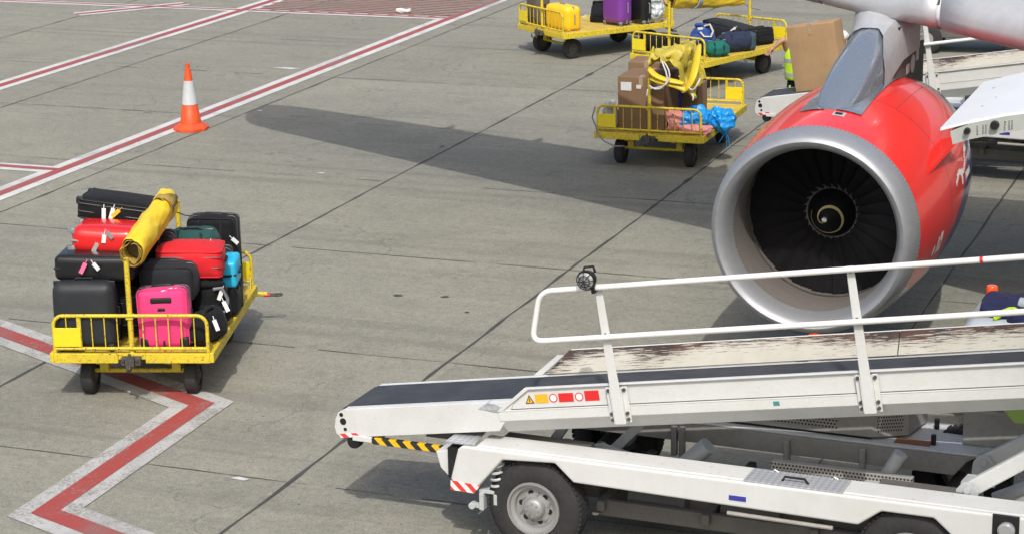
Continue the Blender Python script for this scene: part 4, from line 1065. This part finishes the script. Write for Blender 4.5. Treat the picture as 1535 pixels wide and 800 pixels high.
    for x, z, r in ((-2.47, 3.826, .024), (-2.28, 3.878, .033), (-1.8, 3.965, .033)):
        b = MB(); b.cyl((x, 15.16, z), (x, 15.115, z), r, r * .85, 20); b.build('rubber_stop', 'black', dr, smooth=True)
    b = MB(); 
    zq = lambda x: 3.835 + (x + 2.66) * .30 - (x + 2.66) ** 2 * .135 + .004
    for i in range(8):
        x0, x1 = -2.28 + i * .09, -2.28 + (i + 1) * .09
        w = .03 if i else .012
        b.poly([(x0, 16.55 - w - i * .01, zq(x0) + .004), (x1, 16.55 - .03 - (i + 1) * .01, zq(x1) + .004), (x1, 16.55 + .03 - (i + 1) * .01, zq(x1) + .004), (x0, 16.55 + w - i * .01, zq(x0) + .004)])
    b.build('handle_recess', 'black', cd, solid=.006)
    b = MB()
    for x, y in ((-2.45, 15.7), (-2.4, 16.0), (-2.33, 16.3), (-2.3, 15.5), (-2.1, 16.2), (-2.0, 15.6), (-2.5, 16.5), (-2.15, 16.75)): b.cbox((x, y, zq(x) + .003), (.028, .02, .004))
    b.build('latch', 'grey_metal', cd)
    return t
M['strake'] = paint('strake_red', (.66, .022, .014), .3, 0, dirt=.1, coat=.5)
airplane()

# ------------------------------------------------------------------ belt loaders: x along the machine from the tip, y away, z up
def belt_loader(label, mtx):
    t = thing('belt_loader', label, 'belt loader', mtx, 'white belt loaders')
    XE = 6.75
    # --- chassis
    prof = [(1.20, .86), (1.13, .60), (1.16, .52), (1.33, .50), (1.60, .815), (2.06, .845), (2.22, .70), (4.56, .665), (4.74, .80), (5.14, .80), (5.30, .66), (XE, .66), (XE, .895), (1.24, .895)]
    b = MB(); b.prism(prof, 'y', 0, .06); b.box(1.34, .06, .835, XE, .35, .895); b.box(2.22, .30, .70, XE, .35, .835); ch = b.build('chassis_sill', 'white_scuffed', t, bevel=.018, seg=3)
    b = MB(); b.prism([(1.132, .585), (1.128, .50), (1.34, .495), (1.40, .57)], 'y', -.004, -.001); b.build('warning_stripe', 'redwhite', ch)
    b = MB(); b.prism([(x, z) for x, z in ((1.08, .02), (1.34, .02), (1.30, .36), (1.08, .36))], 'z', .899, .912); b.build('step_plate', 'diamond', ch, bevel=.004)
    b = MB(); b.prism([(.98, .80), (1.02, .66), (1.13, .56), (1.16, .84)], 'y', .05, .36); b.build('front_step', 'white_scuffed', ch, bevel=.006)
    b = MB(); b.box(1.105, .012, .60, 1.19, .11, .86); b.build('dark_inset', 'black', ch)
    b = MB(); b.box(3.64, .015, .897, 4.43, .30, .909); hp = b.build('hatch_plate', 'diamond', ch, bevel=.004)
    b = MB(); b.tube([(3.93, .10, .905), (3.95, .10, .945), (4.11, .10, .945), (4.14, .10, .905)], .010, 8); b.build('hatch_handle', 'black', hp, smooth=True)
    b = MB()
    for x in (3.80, 4.28): b.tube([(x, .27, .91), (x + .02, .27, .925), (x + .05, .27, .91)], .006, 6)
    b.build('hinge', 'steel', hp)
    b = MB(); b.box(3.53, -.004, .735, 3.67, -.001, .775); b.build('blue_plate', 'blue_sign', ch)
    b = MB(); b.rbox((5.68, -.004, .80), (.20, .02, .21), .008, 6, 0); b.build('lamp_recess', 'black', ch, smooth=True)
    b = MB(); b.lathe([(-.05, .001), (-.05, .05), (-.035, .065), (.0, .065)], 24, 'y', (5.69, -.01, .79)); b.build('headlamp', 'glass_lamp', ch, smooth=True)
    for xa in (1.42, 2.18, 4.70, 5.25):
        pass
    # wheel arch liners and inner body
    b = MB(); b.box(1.45, .36, .60, 2.22, .50, .88); b.box(4.62, .36, .60, 5.30, .50, .88)
    b.box(2.3, .36, .30, 4.6, .42, .44); b.box(2.3, 1.30, .30, 4.6, 1.36, .44); b.box(1.4, .62, .34, XE - .2, .70, .47); b.box(1.4, 1.12, .34, XE - .2, 1.20, .47)
    for x in (1.5, 2.3, 3.2, 4.1, 5.0, 5.9): b.box(x, .30, .36, x + .07, 1.62, .45)
    b.box(2.2, .62, .28, 2.9, 1.2, .56); b.box(4.0, .5, .30, 4.6, 1.3, .50)
    for x in (2.5, 3.3): b.cyl((x, .6, .40), (x + .5, .6, .40), .12, n=20)
    b.build('underframe', 'grey_dark', t, bevel=.01)
    k = random.Random(4)
    for i in range(14):
        x = 2.0 + i * .3 + k.uniform(-.1, .1); y = .55 + k.random() * .8
        b = MB(); b.tube([(x, y, .50 + k.random() * .1), (x + .25, y + k.uniform(-.1, .1), .47 + k.random() * .12), (x + .6, y + k.uniform(-.15, .15), .52)], .012, 6); b.build('hydraulic_hose', 'black', t, smooth=True)
    # far sill, deck, engine cover
    b = MB(); b.prism([(1.3, .60), (2.3, .60), (4.98, .59), (5.08, .72), (5.16, .765), (1.3, .765)], 'y', 1.50, 1.56)
    for x in (2.55, 2.62, 3.55, 4.2): b.box(x, 1.44, .48, x + .05, 1.50, .74)
    b.build('inner_beam', 'grey_metal', t, bevel=.006)
    b = MB(); b.box(1.3, 1.50, .766, XE, 2.16, .79); b.box(1.2, 2.1, .5, XE, 2.16, .80); b.build('far_deck', 'white_scuffed', t, bevel=.01)
    b = MB(); b.prism([(2.72, 1.56), (4.27, 1.56), (4.55, 1.72), (4.62, 2.12), (2.72, 2.12)], 'z', .81, 1.22); ec = b.build('engine_cover', 'grey_metal', t, bevel=.01)
    b = MB(); b.box(3.25, 1.555, .86, 3.98, 1.5595, 1.16); b.build('vent_grille', 'perf', ec)
    b = MB(); b.m = T(4.41, 1.64, 0) @ RZ(29.7); b.box(-.11, -.006, .86, .11, -.0015, 1.16); b.build('vent_grille', 'perf', ec)
    b = MB(); b.box(2.76, 1.575, .791, 4.26, 2.1, .809); b.build('cover_gap', 'black', t)
    b = MB(); b.box(5.0, 1.70, .793, 6.3, 2.14, 1.10); b.prism([(5.0, 1.10), (5.12, 1.32), (6.3, 1.32), (6.3, 1.10)], 'y', 1.75, 2.14); cb = b.build('driver_console', 'grey_metal', t, bevel=.015)
    b = MB(); b.prism([(5.30, 1.155), (5.6, 1.155), (5.6, 1.035), (5.42, 1.035)], 'y', 1.694, 1.698); b.build('lime_panel', M['lime_panel'], cb)
    for x, y in ((4.78, 1.62), (4.72, 2.02)):
        b = MB(); b.cyl((x, y, .79), (x, y, .88), .022); b.build('rubber_buffer', 'black', t, bevel=.004)
    b = MB(); b.box(4.46, 1.56, .7905, 4.76, 1.70, .7925); b.build('rust_patch', 'rust', t)
    # wheels
    for x in (1.85, 4.95):
        for y, s in ((.03, 1), (1.95, -1)):
            b = MB(); w = .24; rr = .41
            b.lathe([(.02, .215), (0, .25), (.006, .33), (.03, .385), (.06, rr), (w - .06, rr), (w - .03, .385), (w - .006, .33), (w, .25), (w - .02, .215)], 64, 'y')
            for i in range(56):
                a = 2 * math.pi * i / 56
                b.m = RY(math.degrees(a)); b.box(-.016, .032, rr - .012, .016, .105, rr + .0045); b.box(-.03, w - .105, rr - .012, .002, w - .032, rr + .0045); b.m = Matrix()
            wh = b.build('wheel', 'rubber', t, smooth=True); wh.location = (x, y if s > 0 else y + w - .24, rr)
            if s < 0: wh.scale = (1, -1, 1); wh.location = (x, y + .2, rr)
            b = MB(); b.lathe([(.012, .232), (-.004, .228), (-.004, .212), (.022, .205), (.03, .175), (.062, .165), (.066, .14), (.05, .10), (.05, .0005)], 48, 'y'); rm = b.build('rim', M['rim'], wh, smooth=True)
            b = MB(); b.lathe([(.055, .095), (.0, .085), (-.012, .07), (-.014, .0005)], 32, 'y')
            for i in range(8):
                a = 2 * math.pi * i / 8; b.cyl((.055 * math.cos(a), -.006, .055 * math.sin(a)), (.055 * math.cos(a), -.022, .055 * math.sin(a)), .008, n=6)
            for i in range(6):
                a = 2 * math.pi * (i + .3) / 6; b.cyl((.128 * math.cos(a), .06, .128 * math.sin(a)), (.128 * math.cos(a), .034, .128 * math.sin(a)), .012, n=6)
            b.build('wheel_hub', M['rim'], rm, smooth=True)
            b = MB()
            for i in range(6):
                a = 2 * math.pi * (i + .8) / 6; b.cyl((.125 * math.cos(a), .07, .125 * math.sin(a)), (.125 * math.cos(a), .0585, .125 * math.sin(a)), .024, n=14)
            b.build('rim_openings', 'black', rm)
        b = MB(); b.cyl((x, .2, .41), (x, 1.95, .41), .06); b.build('axle', 'grey_dark', t)
    b = MB(); b.tube([(1.515 + .052 * math.cos(i * .5), .09 + .052 * math.sin(i * .5), .52 + .0045 * i) for i in range(64)], .012, 6); b.build('coil_spring', 'grey_light', t, smooth=True)
    b = MB(); b.box(1.36, .05, .485, 1.56, .18, .515); b.box(1.37, .03, .34, 1.41, .10, .49); b.box(1.50, .03, .40, 1.53, .10, .49); b.cyl((1.27, .09, .48), (1.27, .09, .62), .035); b.box(1.28, .05, .345, 1.40, .09, .385); b.cyl((1.30, .03, .365), (1.30, .09, .365), .03); b.build('spring_bracket', 'grey_light', t, bevel=.004)
    b = MB(); b.tube([(3.5, .06, .60), (4.35, .06, .59)], .018, 8); b.build('side_pipe', 'grey_metal', t)
    # lift gear
    for y, dz in ((.46, 0), (1.1, -.03)):
        b = MB(); b.prism([(5.30, .86), (5.27, .93), (5.75, 1.27 + dz), (XE, 1.78 + dz), (XE, 1.64 + dz), (5.78, 1.14 + dz), (5.36, .84)], 'y', y, y + .08); b.build('lift_arm', 'white_metal', t, bevel=.01)
    for y in (.40, 1.04):
        b = MB()
        for dy in (0, .18): b.prism([(5.20, .70), (5.22, .90), (5.27, .965), (5.34, .965), (5.39, .90), (5.40, .70)], 'y', y + dy, y + dy + .02)
        b.cyl((5.305, y - .02, .905), (5.305, y + .22, .905), .03, n=16); b.build('pivot_bracket', 'grey_light', t, bevel=.004)
    for p, q, r in (((4.50, .95, .62), (4.66, .95, .93), .06), ((2.86, .95, .62), (3.05, .95, .80), .075), ((5.45, .8, .7), (6.2, .8, 1.1), .06)):
        b = MB(); b.cyl(p, q, r, n=20); b.build('lift_cylinder', 'grey_light', t, smooth=True)
    b = MB(); b.box(3.64, .78, .70, 4.80, .84, .80); b.build('cable_channel', 'perf', t, bevel=.004)
    for q in ((4.42, .72, .62, 4.86, .80, .74), (5.5, .75, .68, 6.0, .82, .78)):
        b = MB(); b.box(*q); b.build('cylinder_foot', 'grey_light', t, bevel=.004)
    b = MB(); b.prism([(2.10, .60), (2.16, .54), (2.52, .93), (2.44, .96)], 'y', .86, 1.0); b.build('support_strut', 'grey_light', t, bevel=.006)
    b = MB(); b.prism([(1.62, .62), (1.7, .60), (1.9, .9), (1.82, .92)], 'y', .7, .8); b.prism([(1.95, .72), (2.2, .60), (2.7, .62), (2.5, .74), (2.2, .80)], 'y', .66, .72); b.box(3.0, .60, .58, 3.5, .72, .66); b.build('linkage', 'grey_light', t, bevel=.005)
    # front stop bar below the tip
    b = MB(); b.box(.30, .18, .735, 1.0, .23, .792); b.box(.30, .86, .735, 1.0, .90, .792); b.box(.30, .23, .74, .35, .86, .785); sb = b.build('stop_bar', 'hazard', t, bevel=.004)
    b = MB(); b.prism([(.52, .725), (.62, .69), (1.02, .66), (1.02, .725)], 'y', .24, .28); b.box(.14, .17, .75, .32, .235, .795); b.build('bar_bracket', 'white_metal', sb, bevel=.004)
    b = MB(); b.box(.62, .40, .80, .70, .50, .90); b.box(.75, .35, .80, 1.1, .75, .85); b.build('tip_block', 'grey_dark', t)
    # --- conveyor in its own tilted frame: u along, v across, w up
    cv = bpy.data.objects.new('conveyor', None); COL.objects.link(cv); cv.parent = t
    cv.location = (0, 0, .75); cv.rotation_euler = (0, -R(9.2), 0)
    UE = 6.95
    b = MB(); nose = [(.035, .0), (-.012, .04), (-.02, .10), (.005, .17), (.04, .225), (.10, .25)]
    b.prism(nose + [(1.70, .25), (1.62, .12), (1.52, 0)], 'y', .185, .205); b.prism(nose + [(1.70, .25), (1.52, 0)], 'y', .905, .925)
    b.box(.10, .205, .235, UE, .275, .25); b.box(.10, .845, .235, UE, .905, .25)
    b.box(.03, .205, .02, .06, .905, .21)
    b.build('tip_frame', 'white_scuffed', cv, bevel=.004)
    b = MB()
    for w, r_ in ((.205, .018), (.145, .030), (.075, .016)): b.cyl((.075 - (w - .145) * .1, .1855, w), (.075 - (w - .145) * .1, .182, w), r_, n=18)
    b.build('frame_holes', 'black', cv)
    b = MB(); b.box(.02, .1815, .003, .20, .1845, .038); b.build('warning_stripe', 'redwhite', cv)
    b = MB(); b.lathe([(-.05, .001), (-.05, .055), (-.03, .062), (.03, .062), (.05, .05), (.05, .001)], 20, 'y', (.13, .24, -.045)); b.build('rubber_bumper', 'black', cv, smooth=True)
    # main beam: upper strip, slanted underside, far side
    b = MB(); b.prism([(.178, .088), (.30, -.04), (.315, -.04), (.315, .165), (.178, .165)], 'x', 1.54, UE); b.prism([(.905, .0), (.925, .0), (.925, .24), (.905, .24)], 'x', 1.5, UE)
    b.box(1.5, .23, .03, UE, .905, .05)
    b.build('main_beam', 'white_metal', cv, bevel=.004)
    b = MB(); b.prism([(1.56, .180), (1.83, .345), (UE, .345), (UE, .180)], 'y', .196, .206); b.prism([(1.83, .345), (UE, .345), (UE, .358), (1.81, .358)], 'y', .172, .212); b.prism([(1.53, .168), (1.575, .168), (1.845, .345), (1.81, .358)], 'y', .172, .196)
    b.box(1.56, .176, .166, UE, .196, .176)
    gp = b.build('side_guard', 'white_metal', cv, bevel=.003)
    b = MB(); b.box(1.6, .191, .172, UE, .195, .180); b.build('guard_seam', 'joint', gp)
    b = MB(); b.prism([(1.36, .20), (1.52, .16), (1.62, .20), (1.46, .252)], 'y', .18, .30); b.build('guard_foot', 'diamond', cv, bevel=.004)
    # safety pictograms
    s0 = 1.80
    def sgn(name, mat, pts, y=.1935):
        b = MB(); b.prism(pts, 'y', y - .001, y); return b.build(name, mat, gp)
    def ringm(name, mat, c, r0, r1):
        b = MB(); A = b.ring((c[0], .193, c[1]), Vector((1, 0, 0)), Vector((0, 0, 1)), r0, 24); B = b.ring((c[0], .193, c[1]), Vector((1, 0, 0)), Vector((0, 0, 1)), r1, 24); b.bridge(A, B); b.build(name, mat, gp)
    z0, z1 = .222, .296
    sgn('warning_triangle', 'black', [(1.795, z0), (1.875, z0), (1.835, z1)]); sgn('warning_triangle', 'amber_sign', [(1.807, z0 + .007), (1.863, z0 + .007), (1.835, z1 - .014)], .192); sgn('warning_mark', 'black', [(1.831, z0 + .015), (1.839, z0 + .015), (1.839, z0 + .045), (1.831, z0 + .045)], .191)
    sgn('amber_sign', 'amber_sign', [(1.885, z0), (2.0, z0), (2.0, z1), (1.885, z1)])
    for cx in (2.047, 2.275):
        b = MB(); b.lathe([(0, .0005), (0, .034)], 24, 'y', (cx, .1935, .259)); b.build('round_sign', 'white_sign', gp); ringm('red_ring', 'red_sign', (cx, .259), .028, .037)
    sgn('red_sign', 'red_sign', [(2.095, z0), (2.225, z0), (2.225, z1), (2.095, z1)]); sgn('red_sign', 'red_sign', [(2.325, z0), (2.45, z0), (2.45, z1 + .01), (2.325, z1 + .01)])
    sgn('teal_sticker', M['teal_sticker'], [(3.90, .085 + .03), (3.95, .085 + .03), (3.95, .15), (3.90, .15)], .1765)
    # belt
    b = MB(); pts = [(.0, .13), (.012, .19), (.05, .238), (.10, .256), (UE, .256), (UE, .242), (.10, .242), (.03, .19), (.02, .13)]
    b.prism(pts, 'y', .278, .842); b.build('belt', 'belt', cv, smooth=True)
    # far tray with peeling paint, in two lengths
    def tray(u0, u1, first):
        b = MB(); ul, ur = (u0 + .17, u1) if first else (u0, u1)
        lo, hi = (.93, .252), (1.10, .402)
        n = 14
        for i in range(n):
            a0, a1 = i / n, (i + 1) / n
            q = lambda u, p, d: (u, p[0], p[1] + d)
            b.poly([q(u0 + (u1 - u0) * a0, lo, 0), q(u0 + (u1 - u0) * a1, lo, 0), q(ul + (ur - ul) * a1, hi, 0), q(ul + (ur - ul) * a0, hi, 0)])
        return b.build('side_tray', 'tray', cv, solid=.012)
    tray(1.68, 4.715, True); tray(4.725, UE, False)
    b = MB(); b.tube([(1.87, 1.105, .405), (UE, 1.105, .405)], .008, 6); b.prism([(1.56, .25), (1.64, .25), (1.86, .405), (1.80, .41)], 'y', .93, .955); b.build('tray_edge', 'white_metal', cv)
    # hand rail
    b = MB(); y = .10; r_ = .12
    def corner(p, a, c, r, n=7):
        p, a, c = Vector(p), Vector(a), Vector(c); d0 = (a - p).normalized(); d1 = (c - p).normalized(); s, e = p + d0 * r, p + d1 * r
        return [(s * (1 - u) ** 2 + p * 2 * u * (1 - u) + e * u * u) for u in [i / n for i in range(n + 1)]]
    p0, p1, p2, p3 = (UE, y, 1.172), (2.13, y, 1.172), (1.99, y, .765), (UE, y, .765)
    b.tube([Vector(p0)] + corner(p1, p0, p2, .11) + corner(p2, p1, p3, .10) + [Vector(p3)], .0235, 12); hr = b.build('hand_rail', 'white_rail', cv, smooth=True)
    b = MB(); b.tube([(5.655, y, 1.172), (5.68, y, 1.172)], .0242, 12); b.build('red_tape', 'red_sign', hr, smooth=True)
    for u in (2.62, 4.67, 6.7):
        b = MB(); b.prism([(u - .045, .03), (u + .045, .03), (u + .03, 1.19), (u - .03, 1.19)], 'y', .128, .142); po = b.build('rail_post', 'white_metal', cv, bevel=.005)
        b = MB()
        for du, sg in ((-.068, -1), (.068, 1)):
            b.box(u + du - .022, .160, .035, u + du + .022, .172, .335); b.box(u + du - sg * .022 - .004, .13, .035, u + du - sg * .022 + .004, .165, .335)
        b.build('post_bracket', 'white_metal', po, bevel=.003)
        b = MB()
        for du in (-.068, .068):
            for w in (.065, .115, .31): b.cyl((u + du, .161, w), (u + du, .146, w), .015, n=8)
        for w in (.78, 1.15): b.cyl((u, .129, w), (u, .116, w), .012, n=8)
        b.build('bolts', 'dark_iron', po)
    return t, cv
M['lime_panel'] = plastic('lime_panel', (.42, .60, .14), .5)
M['teal_sticker'] = plastic('teal_sticker', (.05, .22, .22), .5)
M['rim'] = metal('silver_rim', (.37, .37, .365), .42, .2, .55)
LM1 = T(-7.79, 15.55, 0) @ RZ(-2)
bl1, cv1 = belt_loader('belt loader in the foreground with a caged lamp on its hand rail', LM1)
bl2 = copy_tree(bl1); LM2 = T(-7.79 - .15, 15.55 + 14.35, 0) @ RZ(-2); bl2.matrix_world = LM2
bl2['label'] = 'belt loader behind the engine lifting the large cardboard box'
CVM1 = LM1 @ T(0, 0, .75) @ RY(-9.2); CVM2 = LM2 @ T(0, 0, .75) @ RY(-9.2)
# caged work lamp, only on the near loader
def lamp():
    m = CVM1 @ T(2.57, .06, 1.25) @ Matrix.Scale(.9, 4)
    t = thing('work_lamp', 'black caged floodlight clamped to the near hand rail post', 'work lamp', m)
    b = MB(); b.lathe([(-.045, .02), (-.035, .075), (.0, .085), (.04, .075), (.075, .04), (.08, .001)], 28, 'y'); b.build('housing', 'black', t, smooth=True)
    b = MB(); b.lathe([(-.064, .001), (-.055, .05), (-.040, .072)], 28, 'y'); b.build('lens', 'glass_lamp', t, smooth=True)
    b = MB()
    for a in range(0, 180, 45):
        c, s = math.cos(R(a)), math.sin(R(a)); b.tube([(c * .086 * math.cos(q), -.03 - .055 * math.sin(q), s * .086 * math.cos(q)) for q in [math.pi * i / 12 for i in range(13)]], .004, 6)
    for r_, y in ((.086, -.03), (.05, -.072)): b.tube([(r_ * math.cos(i * math.pi / 12), y, r_ * math.sin(i * math.pi / 12)) for i in range(24)], .0045, 6, closed=True)
    b.build('cage', 'black', t, smooth=True)
    b = MB(); b.tube([(-.03, .02, .07), (-.02, .03, .105), (.06, .04, .105), (.07, .04, .05)], .012, 8); b.box(.02, .0, -.13, .05, .05, -.04); b.build('bracket', 'black', t)
lamp()
carton_m = CVM2 @ T(.62, .53, .26) @ RY(2)
carton('huge pale cardboard box on the far belt loader in front of the worker', carton_m, (.30, 0, .475), RY(-3) @ RZ(-6), (.72, .36, .95), 'card')

# ------------------------------------------------------------------ beacons, tractor, jacket
M['amber_lens'] = plastic('orange_lens', (.85, .085, .008), .2, .5, .4, .05)
def beacon(label, mtx):
    t = thing('warning_beacon', label, 'beacon', mtx, 'orange warning beacons')
    b = MB(); b.cyl((0, 0, 0), (0, 0, .075), .056, .054, 20); b.build('base', 'black', t, bevel=.006)
    b = MB(); b.lathe([(.076, .052), (.08, .057), (.12, .057), (.124, .052), (.128, .057), (.17, .056), (.182, .048), (.184, .001)], 24, 'z'); b.build('lens', 'amber_lens', t, smooth=True)
def tractor(label, m, paint_, group=None):
    t = thing('baggage_tractor', label, 'tractor', m)
    b = MB(); b.rbox((1.15, .55, .80), (2.3, 1.1, .56), .16, 16, .04); b.build('hood', paint_, t, smooth=True)
    b = MB(); b.box(.06, .06, .30, 2.3, 1.04, .56); b.box(1.5, .1, .56, 2.9, 1.0, .80); b.build('chassis', 'grey_dark', t, bevel=.02)
    b = MB(); b.box(2.3, .12, .80, 2.42, .98, 1.25); b.build('seat_back', 'black', t, bevel=.03)
    b = MB(); b.rbox((.42, -.012, .95), (.20, .03, .04), .012, 6); b.build('latch_handle', 'black', t, smooth=True)
    for x in (.45, 2.1):
        for y in (.02, .90):
            b = MB(); b.lathe([(0, .001), (0, .12), (0, .24), (.03, .28), (.15, .28), (.18, .24), (.18, .001)], 32, 'y'); w = b.build('wheel', 'rubber', t, smooth=True); w.location = (x, y, .28)
            b = MB(); b.lathe([(-.004, .001), (-.004, .12), (.184, .12), (.184, .001)], 24, 'y'); b.build('rim', M['rim'], w)
M['tug'] = paint('tractor_pale_grey', (.40, .45, .49), .4, .02, (.2, .2, .2), .2, (.25, .26, .27))
tractor('pale grey tractor hood beside the engine under a navy jacket', T(-3.20, 19.58, 0), M['tug'])
M['tug_dark'] = paint('tractor_dark_grey', (.05, .052, .055), .45, .03, (.1, .1, .1), .3)
tractor('dark tractor almost wholly hidden under the wing beyond the engine pylon', T(-7.80, 40.1, 0) @ RZ(4), M['tug_dark'])
beacon('orange beacon on the pale grey tractor hood beside the jacket', T(-3.02, 20.30, 1.075))
beacon('small orange beacon peeking over the near conveyor tray', LM1 @ T(3.68, 1.9, 1.365))
b = MB(); b.box(3.64, 1.86, 1.20, 3.72, 1.94, 1.365); sbk = b.build('beacon_post', 'grey_metal', bl1); 
def jacket():
    m = T(-2.58, 20.02, 1.08)
    t = thing('work_jacket', 'navy work jacket with lime reflective bands draped over the tractor hood', 'jacket', m)
    b = MB(); b.rbox((0, 0, .07), (.95, .42, .18), .08, 22, .05, .05, 5, 3); b.build('cloth', 'navy', t, smooth=True)
    b = MB(); b.rbox((.12, -.22, .0), (.6, .20, .14), .06, 16, .05, .04, 5, 6); b.build('sleeve', 'navy', t, smooth=True)
    b = MB(); b.tube([(-.34, -.30, .0), (-.25, -.25, .09), (-.14, -.235, .13), (-.10, -.26, .07), (-.02, -.25, .08), (.02, -.2, .15), (.12, -.12, .185), (.3, -.1, .19), (.46, -.1, .17)], .035, 8, flat=.6); b.build('lime_band', 'hivis', t, smooth=True, subd=1)
    b = MB(); b.tube([(-.12, -.15, .165), (-.04, -.17, .165)], .05, 8, flat=.5); b.build('reflective_patch', 'reflect', t, smooth=True)
    b = MB(); b.rbox((.10, .12, .185), (.30, .16, .06), .025, 12, .05, .014, 6, 9); b.build('white_lining', 'tagpaper', t, smooth=True)
    b = MB(); b.rbox((.02, .10, .215), (.10, .09, .04), .018, 10, .05, .008, 6, 9); b.build('red_patch', 'red_sign', t, smooth=True)
jacket()

# ------------------------------------------------------------------ people
def skin_body(name, verts, edges, radii, mat, parent, sub=2):
    me = bpy.data.meshes.new(name); me.from_pydata(verts, edges, []); o = bpy.data.objects.new(name, me); COL.objects.link(o); o.parent = parent
    o.modifiers.new('skin', 'SKIN'); 
    for i, r in enumerate(radii):
        sv = me.skin_vertices[0].data[i] if me.skin_vertices else None
        if sv: sv.radius = (r, r) if isinstance(r, (int, float)) else r; sv.use_root = (i == 0)
    s = o.modifiers.new('sub', 'SUBSURF'); s.levels = sub; s.render_levels = sub
    for m_ in mat: me.materials.append(M[m_])
    dg = bpy.context.evaluated_depsgraph_get(); ev = o.evaluated_get(dg); nm = bpy.data.meshes.new_from_object(ev)
    o.modifiers.clear(); o.data = nm; bpy.data.meshes.remove(me)
    nm.materials.clear()
    for m_ in mat: nm.materials.append(M[m_])
    for p in nm.polygons: p.use_smooth = True
    return o
def person(label, mtx, elbow_l, hand_l, elbow_r, hand_r, cap=None):
    """local frame: faces -y, feet at z=0"""
    t = thing('person', label, 'person', mtx, 'ramp workers')
    V = [(0, 0, .96), (0, .01, 1.12), (0, .0, 1.30), (0, .01, 1.43), (0, 0, 1.50), (0, -.01, 1.58), (0, -.02, 1.67), (0, -.01, 1.74)]
    Rr = [(.16, .12), (.145, .11), (.165, .12), (.13, .09), (.058, .058), (.075, .085), (.082, .10), (.06, .075)]
    E = [(i, i + 1) for i in range(7)]
    def chain(root, pts, rad):
        k = root
        for p, r in zip(pts, rad): V.append(p); Rr.append(r); E.append((k, len(V) - 1)); k = len(V) - 1
        return k
    for s, el, hd in ((-1, elbow_l, hand_l), (1, elbow_r, hand_r)):
        el, hd = Vector(el), Vector(hd); d = (hd - el).normalized()
        k = chain(3, [(s * .18, .0, 1.41), tuple(el), tuple(el.lerp(hd, .5)), tuple(hd), tuple(hd + d * .07)], [.062, .043, .038, .027, .034])
        sd_ = d.orthogonal().normalized(); 
        for j in range(4):
            o_ = sd_ * (-.03 + .02 * j); L2 = (.06, .07, .065, .05)[j]
            chain(k, [tuple(hd + d * .10 + o_), tuple(hd + d * (.10 + L2 * .6) + o_ * 1.1), tuple(hd + d * (.10 + L2) + o_ * 1.1 + d.cross(sd_) * .02)], [.010, .009, .008])
        chain(k - 0, [tuple(hd + d * .05 + sd_ * .045), tuple(hd + d * .09 + sd_ * .06)], [.012, .009])
        chain(0, [(s * .10, .0, .90), (s * .105, -.01, .50), (s * .11, .02, .10), (s * .115, -.06, .055), (s * .12, -.15, .045)], [.095, .062, .045, .048, .038])
    body = skin_body('body', V, E, Rr, ['skin', 'navy', 'black'], t)
    for p in body.data.polygons:
        z = p.center.z
        if z < .14 and abs(p.center.x) < .3: p.material_index = 2
        elif z < 1.06 and abs(p.center.x) < .24: p.material_index = 1
    b = MB(); n = 28; last = None
    for z, rx, ry, yy in ((.985, .205, .165, .0), (1.05, .20, .16, .01), (1.2, .205, .158, 0), (1.33, .215, .155, .0), (1.42, .19, .13, .01), (1.48, .11, .09, .01)):
        q = [b.v((rx * math.cos(2 * math.pi * i / n), yy + ry * math.sin(2 * math.pi * i / n), z)) for i in range(n)]
        if last: b.bridge(last, q)
        last = q
    vs = b.build('hi_vis_vest', 'hivis', t, smooth=True, solid=.012)
    for z, a in ((1.06, 1.028), (1.27, 1.06)):
        b = MB(); A = [b.v((.207 * a * math.cos(2 * math.pi * i / n), .005 + .162 * a * math.sin(2 * math.pi * i / n), z - .028)) for i in range(n)]; B = [b.v((.207 * a * math.cos(2 * math.pi * i / n), .005 + .162 * a * math.sin(2 * math.pi * i / n), z + .028)) for i in range(n)]; b.bridge(A, B); b.build('reflective_band', 'reflect', vs, smooth=True)
    b = MB(); b.box(-.125, -.105, .62, -.10, -.06, .90); b.build('trouser_stripe', 'hivis', t)
    for s in (-1, 1):
        b = MB(); b.rbox((s * .03, -.105, 1.665), (.022, .012, .012), .005, 6); b.build('eye', 'white_sign', t, smooth=True)
        b = MB(); b.rbox((s * .083, .0, 1.65), (.018, .03, .06), .008, 6); b.build('ear', 'skin', t, smooth=True)
    b = MB(); b.tube([(0, -.105, 1.67), (0, -.128, 1.635), (0, -.105, 1.625)], [.008, .014, .01], 8); b.build('nose', 'skin', t, smooth=True)
    b = MB(); b.rbox((0, -.105, 1.60), (.045, .012, .01), .004, 6); b.build('mouth', 'skin', t, smooth=True)
    b = MB(); b.rbox((0, .015, 1.73), (.175, .205, .15), .07, 12, .05, .008, 9, 3); b.build('cap' if cap else 'hair', cap or 'hair', t, smooth=True)
    return t
person('worker in a lime vest and navy trousers behind the large cardboard box', T(-7.73, 31.75, 0) @ RZ(4) @ Matrix.Scale(1.02, 4), (-.20, -.16, 1.60), (-.34, -.18, 1.47), (.30, -.05, 1.25), (.22, -.33, 1.35))
person('worker in a white cap barely showing past the right edge of the large cardboard box', T(-7.02, 31.45, 0) @ RZ(-10), (-.26, .0, 1.25), (-.2, -.25, 1.2), (.26, -.05, 1.2), (.15, -.3, 1.15), 'tagpaper')
